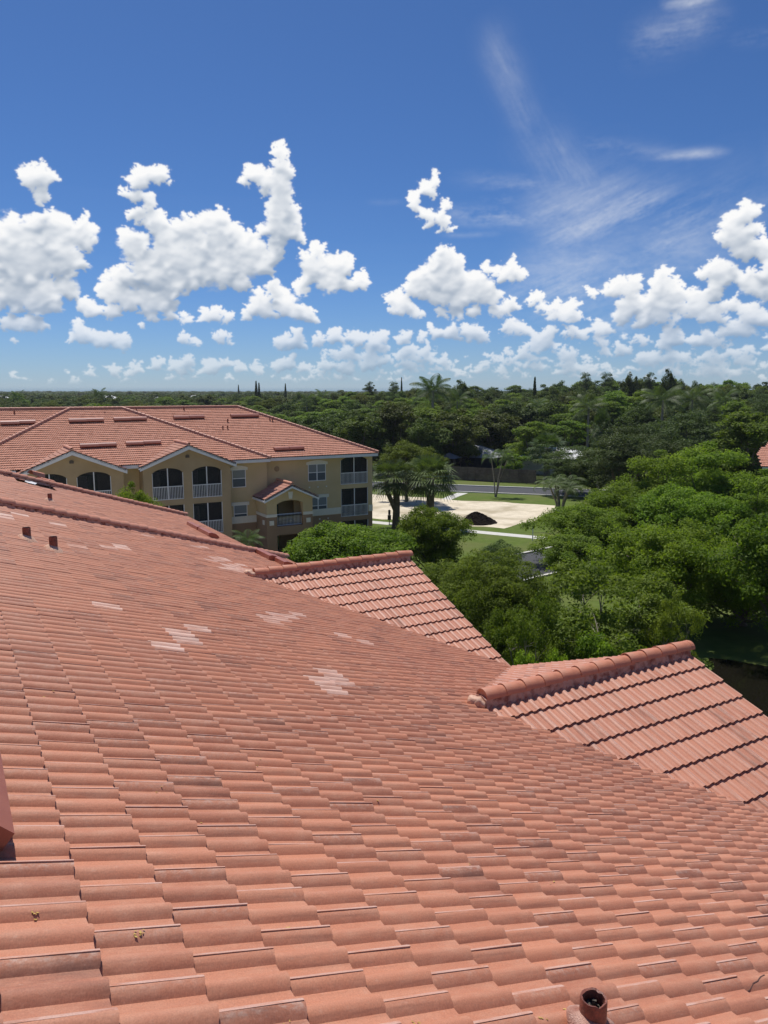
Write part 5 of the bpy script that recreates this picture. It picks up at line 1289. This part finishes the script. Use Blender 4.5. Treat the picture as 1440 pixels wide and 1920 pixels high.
tree_px('open_tree', 'gloss', 1130, 1066, 34.5, 178, 'open-branched glossy tree with pale limbs above the second gable ridge', 'tree', rot=.9)
tree_px('open_tree', 'gloss', 1010, 1120, 31, 90, 'small glossy-leaved tree left of the open-branched one', 'tree', rot=3.3)
tree_px('open_tree', 'gloss', 1262, 1118, 33, 62, 'thin outer tree at the edge of the shaded lawn', 'tree', rot=4.5)
tree_px('shrub', 'shrub', 1132, 1196, 29, 78, 'low bright shrub peeping over the second gable ridge', 'shrub', rot=.2)
tree_px('shrub', 'shrub', 985, 1222, 27, 50, 'low dark shrub behind the valley between the gables', 'shrub', rot=2.2)
tree_px('shrub', 'shrub', 1052, 1222, 27, 40, 'low shrub under the open-branched tree', 'shrub', rot=1.2)
tree_px('leafy_tree', 'bright_b', 238, 912, 48, 52, 'bright sapling tops showing over the far wing roof by the taupe gable', 'tree', rot=.7)
tree_px('fan_palm', 'coco', 466, 994, 57, 36, 'small feather palm at the foot of the tan building', 'palm', rot=.7)
tree_px('leafy_tree', 'bright_a', 1405, 1004, 46.5, 120, 'broad bright tree at the right edge, overhanging the shaded bank', 'tree', rot=4.1)
tree_px('leafy_tree', 'bright_hi', 1500, 960, 41, 150, 'broad tree mostly outside the right edge, shading the pond lawn', 'tree', rot=0.8)
tree_px('feathery_tree', 'fine_b', 1000, 1082, 42, 56, 'grey-green wispy tree hiding the end of the lane', 'tree', rot=3.0)
tree_px('leafy_tree', 'mid_a', 1080, 1006, 57, 62, 'dense green tree at the lane kerb, its foot in deep shade', 'tree', rot=1.7)
# ---- round the sand lot
Pq = on_ground(742, 990); plant('fan_palm', 'fan', Pq[0], Pq[1], 7.0, 3.0, 'forked fan palm standing beside the dark post on the sidewalk', 'palm', rot=.4)
Pq = on_ground(806, 990); plant('fan_palm', 'fan_b', Pq[0], Pq[1], 7.3, 3.3, 'bushy fan palm between the forked palm and the mulch pile', 'palm', rot=1.3)
tree_px('leafy_tree', 'olive', 762, 829, 101, 52, 'olive-green rounded tree beside the corner of the tan building', 'tree', rot=.2)
tree_px('leafy_tree', 'olive', 806, 848, 97, 34, 'smaller olive-green tree behind the fan palms', 'tree', rot=2.2)
Pq = on_ground(929, 932); plant('clump_palm', 'clump_tall', Pq[0], Pq[1], 7.2, 1.6, 'slim clump of pale palms in front of the wooden fence', 'palm', rot=.4)
Pq = on_ground(1050, 968); plant('clump_palm', 'clump', Pq[0], Pq[1], 5.2, 2.5, 'drooping multi-stemmed palms at the right tip of the sand lot', 'palm', rot=1.0)
Pq = on_ground(1121, 944); plant('clump_palm', 'clump_tall', Pq[0], Pq[1], 7.2, 1.7, 'tall thin palms beside the street, half behind the bright tree', 'palm', rot=2.0)
Pq = at_depth(1028, 818, 126); plant('fan_palm', 'fan_b', Pq[0], Pq[1], Pq[2], 3.6, 'shaggy fan palm at the right end of the wooden fence', 'palm', rot=2.6)
# ---- grey-green and dark trees just beyond the street
GB = 'trees along the far side of the street'
for (pr, u, v, Y, w, lb) in [
    ('grey', 1180, 800, 92, 95, 'large grey-green tree above the clumped palms'), ('grey', 1290, 775, 100, 95, 'large grey-green tree behind the tallest bright tree'),
    ('dark_c', 1405, 775, 92, 70, 'lighter green tree above the red roof corner'), ('grey', 1075, 838, 108, 62, 'grey-green tree right of the pale house'),
    ('dark_b', 1120, 842, 104, 40, 'small green tree over the street edge'), ('grey', 1440, 755, 110, 60, 'pale green tree at the right edge below the skyline'),
    ('dark_a', 735, 756, 140, 62, 'dark rounded oak behind the roof corner of the tan building'), ('dark_b', 855, 768, 140, 56, 'dense dark oak above the wooden fence'),
    ('dark_a', 925, 772, 150, 66, 'dark oak in front of the grey-roofed house'), ('dark_c', 1000, 792, 138, 42, 'green tree left of the shaggy fan palm'), ('dark_a', 975, 756, 172, 60, 'broad green oak behind the grey-roofed house'),
    ('dark_b', 680, 770, 136, 55, 'dark oak right behind the end of the tiled roof'), ('dark_c', 1060, 790, 142, 48, 'dark tree shading the pale house'),
    ('dark_b', 800, 786, 133, 42, 'dark tree just left of the grey roof')]:
    tree_px('oak_tree', pr, u, v, Y, w, lb, 'tree', GB)
for (u, v, Y, w, lb) in [(962, 850, 131, 30, 'low green shrubbery over the fence top near its right end'), (820, 862, 131, 22, 'low green bush over the fence behind the fan palms'), (1075, 885, 122, 30, 'low bush by the pale house at the fence end'), (1100, 893, 119, 24, 'low bush along the far kerb')]:
    tree_px('shrub', 'shrub', u, v, Y, w, lb, 'shrub')
# palms standing in the wood
for (pr, u, v, Y, w, lb) in [('royal', 812, 702, 165, 42, 'tall royal palm with its crown above the skyline'), ('coco', 858, 728, 175, 30, 'pale feather palm right of the royal palm'),
    ('coco', 1105, 738, 150, 44, 'big feather palm left of the grey-green trees'), ('coco', 1245, 722, 150, 48, 'big feather palm above the large grey-green trees'), ('coco', 1300, 724, 165, 40, 'feather palm right of the big one under the skyline'),
    ('coco', 1358, 728, 170, 34, 'dark feather palm near the right edge under the skyline'), ('fan_b', 1128, 775, 128, 22, 'fan palm deep among the dark trees'), ('coco', 1010, 745, 210, 26, 'small feather palm among the dark oaks'),
    ('royal', 185, 728, 330, 16, 'lone palm above the roof ridge on the left'), ('royal', 32, 732, 300, 15, 'dark palm on the horizon at the far left'), ('coco', 575, 738, 240, 18, 'feather palm behind the tiled hip'), ('coco', 605, 730, 300, 18, 'pair-like palm crown on the skyline above the tiled hip')]:
    tree_px('feather_palm', pr, u, v, Y, w, lb, 'palm', 'palms in the wood')
# spires on the skyline
for (pr, u, v, Y, w, lb) in [('spire', 480, 717, 420, 7, 'dark twin-topped spire tree on the skyline, taller one'), ('spire', 485.5, 720, 420, 6, 'dark twin-topped spire tree on the skyline, shorter one'), ('spire', 447, 723, 700, 4, 'distant spire tree left of the twin spires'), ('spire', 535, 721, 560, 5, 'thin pointed tree right of the twin spires'),
    ('spire', 1003, 711, 260, 9, 'pointed tree rising at the middle of the wood'), ('spire', 753, 711, 330, 5, 'slim spire tree left of the royal palm'), ('wispy', 740, 716, 330, 14, 'wispy grey pine left of the royal palm'), ('wispy', 693, 716, 330, 12, 'wispy pine above the roof corner'),
    ('wispy', 1100, 699, 260, 16, 'wispy grey pine on the right skyline, first of three'), ('wispy', 1140, 699, 260, 18, 'wispy grey pine on the right skyline, second of three'), ('wispy', 1218, 699, 250, 16, 'wispy grey pine on the right skyline, third of three'),
    ('dark_b', 1252, 694, 230, 15, 'round-topped tree poking highest above the right skyline'), ('dark_a', 1185, 702, 240, 20, 'flat-topped tree between the wispy pines'), ('dark_b', 862, 714, 240, 20, 'round dark tree top right of the royal palm')]:
    tree_px('skyline_tree', pr, u, v, Y, w, lb, 'tree')
# the wood itself
rgw = random.Random(21)
def skyline(u):
    pts = [(-700, 742), (0, 741), (250, 743), (450, 738), (600, 735), (720, 727), (830, 722), (900, 722), (1000, 722), (1060, 714), (1120, 706), (1250, 707), (1330, 711), (1440, 712), (2300, 712)]
    for (a, b), (c, d) in zip(pts, pts[1:]):
        if a <= u <= c: return b+(d-b)*(u-a)/(c-a)
    return 740
kinds = [('dark_a', 'dark broadleaf tree'), ('dark_b', 'dense dark round tree'), ('dark_c', 'mid-green tree'), ('grey', 'grey-green tree'), ('olive', 'olive-tinted tree')]
ZONES = [(0, 'beyond the left edge'), (110, 'above the leftmost roof ridge'), (250, 'around the lone palm'), (390, 'above the middle roof vents'), (500, 'under the twin spires'), (610, 'above the tiled hip'), (720, 'above the roof corner'), (780, 'left of the royal palm'), (850, 'around the royal palm'), (930, 'above the wooden fence'), (1000, 'above the grey-roofed house'), (1070, 'above the pale house'),
         (1140, 'under the first wispy pines'), (1210, 'left of the tallest pine'), (1280, 'under the highest round top'), (1350, 'among the feather palms'), (1400, 'right of the feather palms'), (1440, 'at the right edge'), (9999, 'beyond the right edge')]
ROWS = {158: 'front', 182: 'second', 210: 'third', 245: 'fourth', 285: 'fifth', 330: 'hindmost'}
def wood_label(lb, Y, u): return '%s in the %s row of the wood %s' % (lb, ROWS[Y], next(z for m_, z in ZONES if u < m_))
n_w = 0
for Y, step, lift in ((158, 62, 52), (182, 54, 40), (210, 48, 29), (245, 42, 19), (285, 36, 10), (330, 32, 3)):
    u = -150.0
    while u < 1600:
        uu = u+rgw.uniform(-.3, .3)*step; YY = Y*rgw.uniform(.95, 1.06)
        pr, lb = kinds[rgw.choices(range(5), [4, 3, 4, 1.5, .8])[0]]
        v = skyline(uu)+lift*rgw.uniform(.75, 1.2)+rgw.uniform(-2, 6)
        Pq = at_depth(uu, v, YY); hh = max(7.5, Pq[2]); blocked = (u < 640 and Y < 170)
        lp = to_local(np.array([Pq[0], Pq[1], 0]))
        if not (-16 < lp[0] < 37 and 57 < lp[1] < 82) and not (800 < uu < 1080 and YY < 162):
            plant('wood_tree', pr, Pq[0], Pq[1], hh, step/F*YY*rgw.uniform(.62, .85), wood_label(lb, Y, uu), 'tree', wood_label(lb, Y, uu).replace('tree in', 'trees in'), rg=rgw); n_w += 1
        u += step*rgw.uniform(.75, 1.15)
for (x, y, pr) in [(-62, 118, 'dark_b'), (-45, 128, 'dark_a'), (-25, 140, 'dark_c'), (-8, 146, 'dark_b'), (-80, 105, 'dark_a'), (-55, 150, 'dark_c')]:
    plant('wood_tree', pr, x, y, rgw.uniform(10, 12), rgw.uniform(4.5, 6), dict(kinds)[pr]+' standing behind the tan building, its top over the tiled ridge', 'tree', dict(kinds)[pr]+'s behind the tan building', rg=rgw)
print('wood trees', n_w)
# far canopy: one mass that nobody could count
def far_canopy():
    rng = np.random.default_rng(31); pts = []; sc = []
    def add(Y0, Y1, n, spread):
        Y = np.sqrt(rng.uniform(Y0**2, Y1**2, n)); X = rng.uniform(-spread, spread, n)*Y; pts.append(np.stack([X, Y, np.zeros(n)], 1))
    add(350, 700, 1500, .72); add(700, 1500, 2600, .70); add(1500, 3200, 2600, .68)
    Pn = np.concatenate(pts); me = bpy.data.meshes.new('far_wood'); me.from_pydata(Pn.tolist(), [], []); o = link_mesh('far_wood', me, None)
    s = rng.uniform(.75, 1.15, len(Pn)); rr = np.hypot(Pn[:, 0], Pn[:, 1]); right = np.clip((Pn[:, 0]/Pn[:, 1]+.05)/.4, 0, 1)
    zt = 9.5+2.5*right+rng.normal(0, 1.1, len(Pn)); zt = np.minimum(zt, 13.2+right*3)
    a = me.attributes.new('scl', 'FLOAT_VECTOR', 'POINT'); wide = np.clip(rr/500, 1, 2.6)
    a.data.foreach_set('vector', np.stack([s*wide, s*wide, zt/12.0], 1).astype(np.float32).ravel())
    a = me.attributes.new('rot', 'FLOAT', 'POINT'); a.data.foreach_set('value', rng.uniform(0, 6.28, len(Pn)).astype(np.float32))
    ng = bpy.data.node_groups.new('far_wood', 'GeometryNodeTree'); ng.interface.new_socket('Geometry', in_out='INPUT', socket_type='NodeSocketGeometry'); ng.interface.new_socket('Geometry', in_out='OUTPUT', socket_type='NodeSocketGeometry')
    N = ng.nodes.new; LK = ng.links.new; gi = N('NodeGroupInput'); go = N('NodeGroupOutput'); jn = N('GeometryNodeJoinGeometry')
    protos = []
    for k, pn in enumerate(('dark_a', 'dark_c')):
        src = P[pn]['crown']; V = np.zeros(len(src.vertices)*3, np.float32); src.vertices.foreach_get('co', V); V = V.reshape(-1, 4, 3); sel = rng.permutation(len(V))[:2600]; V = V[sel]; c = V.mean(1, keepdims=True); V = c+(V-c)*2.3
        m2 = fast_mesh('far_crown', V.reshape(-1, 3), np.arange(len(V)*4).reshape(-1, 4), np.repeat(rng.random(len(V)), 4)); m2.materials.append(M_leaf_dark)
        po = bpy.data.objects.new('far_crown', m2); protos.append(po)
        oi = N('GeometryNodeObjectInfo'); oi.inputs['Object'].default_value = po; oi.inputs['As Instance'].default_value = True
        ip = N('GeometryNodeInstanceOnPoints'); LK(gi.outputs[0], ip.inputs['Points']); LK(oi.outputs['Geometry'], ip.inputs['Instance'])
        rv = N('FunctionNodeRandomValue'); rv.data_type = 'BOOLEAN'; rv.inputs['Probability'].default_value = .5; rv.inputs['Seed'].default_value = 5
        sel_out = [s_ for s_ in rv.outputs if s_.enabled][0]
        if k:
            nb = N('FunctionNodeBooleanMath'); nb.operation = 'NOT'; LK(sel_out, nb.inputs[0]); sel_out = nb.outputs[0]
        LK(sel_out, ip.inputs['Selection'])
        na = N('GeometryNodeInputNamedAttribute'); na.data_type = 'FLOAT_VECTOR'; na.inputs[0].default_value = 'scl'; LK([s_ for s_ in na.outputs if s_.enabled][0], ip.inputs['Scale'])
        nr = N('GeometryNodeInputNamedAttribute'); nr.data_type = 'FLOAT'; nr.inputs[0].default_value = 'rot'; cx = N('ShaderNodeCombineXYZ'); LK([s_ for s_ in nr.outputs if s_.enabled][0], cx.inputs[2]); LK(cx.outputs[0], ip.inputs['Rotation'])
        LK(ip.outputs[0], jn.inputs[0])
    LK(jn.outputs[0], go.inputs[0]); md = o.modifiers.new('scatter', 'NODES'); md.node_group = ng
    return tag(o, kind='stuff')
far_canopy()

# ------------------------------------------------------------------ fence, houses and small things
M_fence = noise_mat('weathered_fence_boards', (.13, .095, .075), (.19, .145, .115), 2.5, .9, .3, c3=(.10, .075, .06), s3=.7)
M_roof_grey = noise_mat('grey_shingles', (.26, .27, .29), (.33, .34, .36), 5, .9)
M_house_pale = noise_mat('pale_house_paint', (.46, .42, .33), (.52, .47, .38), 2, .9)
M_house_dark = noise_mat('dark_porch_screen', (.016, .018, .022), (.03, .032, .036), 2, .7)
M_house_white = noise_mat('white_roof_paint', (.66, .66, .66), (.76, .76, .76), 2, .7)
def fence(a, b, label, n):
    a, b = Vector(a[:2]).to_3d(), Vector(b[:2]).to_3d(); d = b-a; L = d.length; d.normalize(); root = empty('wooden_fence', a, math.atan2(d.y, d.x)); tag(root, label, 'fence')
    w = L/n; rgf = random.Random(6)
    for i in range(n):
        mb = MB(); h = 2.15+rgf.uniform(-.04, .04)
        for k in range(9):
            mb.box(i*w+.06, (i+1)*w-.06, -.012+rgf.uniform(-.012, .012), .02, .05+k*h/9, .05+(k+1)*h/9-.018)
        p = mb.build('fence_panel', M_fence, root)
    for i in range(n+1):
        MB().box(i*w-.055, i*w+.055, -.05, .06, 0, 2.22).build('fence_post', M_fence, root)
fl, fr_ = on_ground(845, 899), on_ground(1004, 908); fl0 = on_ground(699, 893)
fence(on_ground(640, 890), np.array([fl[0]-.1, fl[1]+.05, 0]), 'brown board fence glimpsed between the tan building and the olive tree', 9)
fence(fl, fr_, 'brown horizontal-board fence across the street in front of the grey-roofed house', 10)
def house(x, y, rot, w, d, hw, hr, wall, roof, label, ov=.5, hip=True, door=None):
    r = empty('house', (x, y, 0), rot); tag(r, label, 'house')
    MB().box(-w/2, w/2, -d/2, d/2, 0, hw).build('wall', wall, r)
    mb = MB(); W2, D2 = w/2+ov, d/2+ov; q = min(D2, W2)*(1 if hip else 0)
    A = [(-W2, -D2, hw), (W2, -D2, hw), (W2, D2, hw), (-W2, D2, hw)]; R0, R1_ = (-W2+q, 0, hw+hr), (W2-q, 0, hw+hr)
    mb.face([A[0], A[1], R1_, R0]); mb.face([A[2], A[3], R0, R1_]); mb.face([A[1], A[2], R1_]); mb.face([A[3], A[0], R0]); mb.face(A[::-1]); mb.build('roof', roof, r)
    for (a, b, c, e_, nm, m) in (door or []): MB().box(a, b, -d/2-.04, -d/2-.005, c, e_).build(nm, m, r)
    return r
c = at_depth(898, 845, 139); hr_ = math.atan2(-6.6, 12.7)
house(c[0], c[1]+3, hr_, 9, 8, 2.7, 1.9, M_house_dark, M_roof_grey, 'grey-roofed house with a dark screened porch behind the fence', door=[(-4.2, 4.2, .2, 2.6, 'porch_screen', M_house_dark)])
c = at_depth(842, 850, 136); pav = empty('garden_pavilion', (c[0], c[1], 0), hr_); tag(pav, 'small grey-topped garden pavilion over the fence left of the grey roof', 'pavilion')
mb = MB(); mb.face([(-1.8, -1.8, 2.8), (1.8, -1.8, 2.8), (0, 0, 3.7)]); mb.face([(1.8, -1.8, 2.8), (1.8, 1.8, 2.8), (0, 0, 3.7)]); mb.face([(1.8, 1.8, 2.8), (-1.8, 1.8, 2.8), (0, 0, 3.7)]); mb.face([(-1.8, 1.8, 2.8), (-1.8, -1.8, 2.8), (0, 0, 3.7)]); mb.build('roof', M_roof_grey, pav)
for sx in (-1.6, 1.6):
    for sy in (-1.6, 1.6): MB().box(sx-.06, sx+.06, sy-.06, sy+.06, 0, 2.82).build('post', M_fence, pav)
c = at_depth(1030, 880, 134); house(c[0]+2, c[1]+3, hr_, 12, 8, 2.9, 1.7, M_house_pale, M_house_white, 'pale house with a light roof in the shade right of the fence', door=[(1.4, 2.3, 1.0, 2.2, 'window', M_pane_dn), (3.4, 4.3, 1.0, 2.2, 'window', M_pane_dn)])
# far pale roofs on the left horizon
for i, (u, v, Y, lb) in enumerate([(4, 741, 520, 'pale house at the left edge of the horizon'), (203, 741.5, 480, 'small white roof among the trees right of the lone palm'), (297, 744, 520, 'tall pale house in the far trees above the left ridge'), (366, 741, 700, 'long pale roof on the far left horizon'), (262, 741, 800, 'tiny white house on the horizon')]):
    c = at_depth(u, v, Y); house(c[0], c[1], 0, 9+3*(i % 2), 8, max(3, c[2]-2.2), 2.2, M_house_white, M_house_white, lb)
# red tiled roof corner of the next building on the right
pBw = at_depth(1430, 874, 74); nb = empty('apartment_building', (pBw[0]+6, pBw[1]+5, 0), 0); tag(nb, 'corner of another red tiled apartment roof at the right edge behind the bright trees', 'building')
NO = Vector((pBw[0]+6, pBw[1]+5, 0)); gq = math.radians(14)        # its front slope turns a little to the left of us
Vp = Vector((math.sin(gq)*-.9, -math.cos(gq)*.9, -.40)).normalized(); Un = Vector((math.cos(gq), -math.sin(gq), 0)); Nq = Un.cross(Vp); Nq = -Nq if Nq.z < 0 else Nq; Nq.normalize()
pB = Vector(pBw)
def on_next(u, v):
    d = Vector(ray(u, v)); t = (pB-EYE).dot(Nq)/d.dot(Nq); return EYE+d*t
q1, q2 = on_next(1419, 848), on_next(1441, 831); q3 = q1+(q2-q1)*3.2
quad = [q1, pB, pB+Un*13, q3+Un*9, q3]; quad = [q-NO for q in quad]
mb = MB(); mb.prism([q-Nq*.07 for q in quad], -Nq*.12); nr_ = mb.build('roof', M_deck, nb)
O3 = quad[1]; Fm = frame(O3, Un, Vp); us_ = Vector((Fm[0][1], Fm[1][1], Fm[2][1])); P2 = [((q-O3).dot(us_), (q-O3).dot(Vp)) for q in quad]
tile_field('tile_field', tile_spots(P2, -40*EXPO, 0), Fm, M_tile_far, nr_, 8, 130)
e0_, e1_ = quad[1]-Vector((0, 0, .1)), quad[2]-Vector((0, 0, .1)); MB().prism([e0_, e1_, e1_-Vector((0, 0, .26)), e0_-Vector((0, 0, .26))], (0, .04, 0)).build('fascia', M_fascia, nb)
w0, w1 = quad[1]+Vector((3.2, .2, 0)), quad[2]+Vector((0, .7, 0)); MB().prism([(w0.x, w0.y, 0), (w1.x, w1.y, 0), (w1.x, w1.y, w0.z-.4), (w0.x, w0.y, w0.z-.4)], (1.0, 6, 0)).build('wall', M_stucco_tan, nb)
# mulch pile
def mulch():
    c = on_ground(893, 980); rng = random.Random(9); bm = bmesh.new(); nR, nA = 14, 40; ring0 = None
    def hgt(q, a): return 1.22*max(0, 1-q**1.4)*(1+.10*math.sin(3*a+1)*q+.06*math.sin(7*a)*q)*(1-.10*math.cos(a)*q)
    rows = []
    for i in range(nR+1):
        q = i/nR; row = []
        for k in range(nA):
            a = 2*PI*k/nA; R = 1.95+.40*math.cos(a)+.18*math.sin(3*a)+rng.uniform(-.06, .06)
            row.append(bm.verts.new((c[0]-.15*(1-q)+math.cos(a)*R*q, c[1]+math.sin(a)*R*q*.9, hgt(q, a)+rng.uniform(-.05, .05)*(1 if i < nR else 0)-(.02 if i == nR else 0))))
        rows.append(row)
    for a, b in zip(rows, rows[1:]):
        for k in range(nA): bm.faces.new((a[k], b[k], b[(k+1) % nA], a[(k+1) % nA]))
    for k in range(900):      # chips on and round the heap
        a = rng.uniform(0, 6.28); q = rng.random()**.6*1.12; R = 1.9*q; z = hgt(min(q, 1), a)+.02; s = rng.uniform(.03, .09); p = Vector((c[0]+math.cos(a)*R+.2*math.cos(a)*q, c[1]+math.sin(a)*R*.9, z)); ax = Vector((rng.uniform(-1, 1), rng.uniform(-1, 1), rng.uniform(-.3, .6))).normalized()*s; bx = ax.cross(Vector((rng.random(), rng.random(), 1))).normalized()*s*.4
        bm.faces.new([bm.verts.new(p+w) for w in (-ax-bx, ax-bx, ax+bx, -ax+bx)])
    me = bpy.data.meshes.new('mulch_pile'); bm.to_mesh(me); bm.free(); o = link_mesh('mulch_pile', me, noise_mat('dark_mulch', (.008, .006, .005), (.020, .014, .011), 14, 1, .8, spec=.1)); tag(o, 'heap of dark brown mulch tipped on the pale sand lot', 'mulch pile')
mulch()
# dark waste-bag post, white marker post
c = on_ground(730, 983); pr = empty('waste_station', (c[0], c[1], 0), 0); tag(pr, 'dark post with a bin box standing by the pale sidewalk', 'waste post')
M_blk = noise_mat('dark_painted_metal', (.02, .022, .02), (.03, .032, .03), 5, .5)
MB().tube([(0, 0, 0), (0, 0, 1.5)], .05, 8).build('post', M_blk, pr); MB().box(-.19, .19, -.16, .16, .5, 1.02).build('bin', M_blk, pr); mb = MB(); mb.box(-.13, .13, -.09, .09, 1.08, 1.55); mb.prism([(-.15, -.11, 1.55), (.15, -.11, 1.55), (0, -.11, 1.63)], (0, .22, 0)); mb.build('bag_dispenser', M_blk, pr)
c = on_ground(998.5, 1014); pr = empty('marker_post', (c[0], c[1], 0), 0); tag(pr, 'thin white marker post at the left edge of the leafy tree', 'post')
MB().tube([(0, 0, 0), (0, 0, 1.42)], [.055, .05], 8).build('post', M_white, pr); mb = MB(); mb.tube([(0, 0, 1.42), (0, 0, 1.5)], [.07, .03], 8); mb.build('post_cap', M_white, pr)
# fallen leaves and lichen flecks on the near tiles
def litter():
    rg_ = random.Random(15); mb = MB()
    for (u, v, k) in [(90, 1305, 3), (258, 1757, 7), (62, 1716, 5), (535, 1917, 3), (783, 1912, 5), (1018, 1915, 3), (900, 1702, 3), (538, 1738, 3), (1030, 1655, 3), (480, 1430, 2), (1060, 1890, 2), (700, 1505, 2), (380, 1540, 2), (300, 1480, 2), (880, 1620, 2), (960, 1780, 2)]:
        for _ in range(k):
            Pm = on_tile(u+rg_.uniform(-9, 9), v+rg_.uniform(-4, 4))+N_*.004; s = rg_.uniform(.006, .014); ax = (A_*rg_.uniform(-1, 1)+V_*rg_.uniform(-1, 1)).normalized()*s*.8; bx = ax.cross(N_).normalized()*s*.5
            mb.face([Pm-ax, Pm+bx, Pm+ax+N_*.003, Pm-bx])
    o = mb.build('leaf_litter', noise_mat('yellow_leaf_litter', (.42, .26, .06), (.55, .40, .12), 20, .8)); o.rotation_euler = (0, 0, TH); tag(o, kind='stuff')
litter()

# ------------------------------------------------------------------ thin summer haze round the whole place
def make_haze(density):
    mb = MB(); mb.box(-4600, 4600, -120, 4600, -1.2, 19.6); o = mb.build('haze', None)
    m, nt, b = new_mat('thin_air'); nt.nodes.remove(b); v = nt.nodes.new('ShaderNodeVolumePrincipled')
    v.inputs['Color'].default_value = (.80, .88, 1, 1); v.inputs['Density'].default_value = density; v.inputs['Anisotropy'].default_value = .2
    nt.links.new(v.outputs[0], nt.nodes['Material Output'].inputs['Volume']); o.data.materials.append(m); tag(o, kind='stuff')
make_haze(.00009)
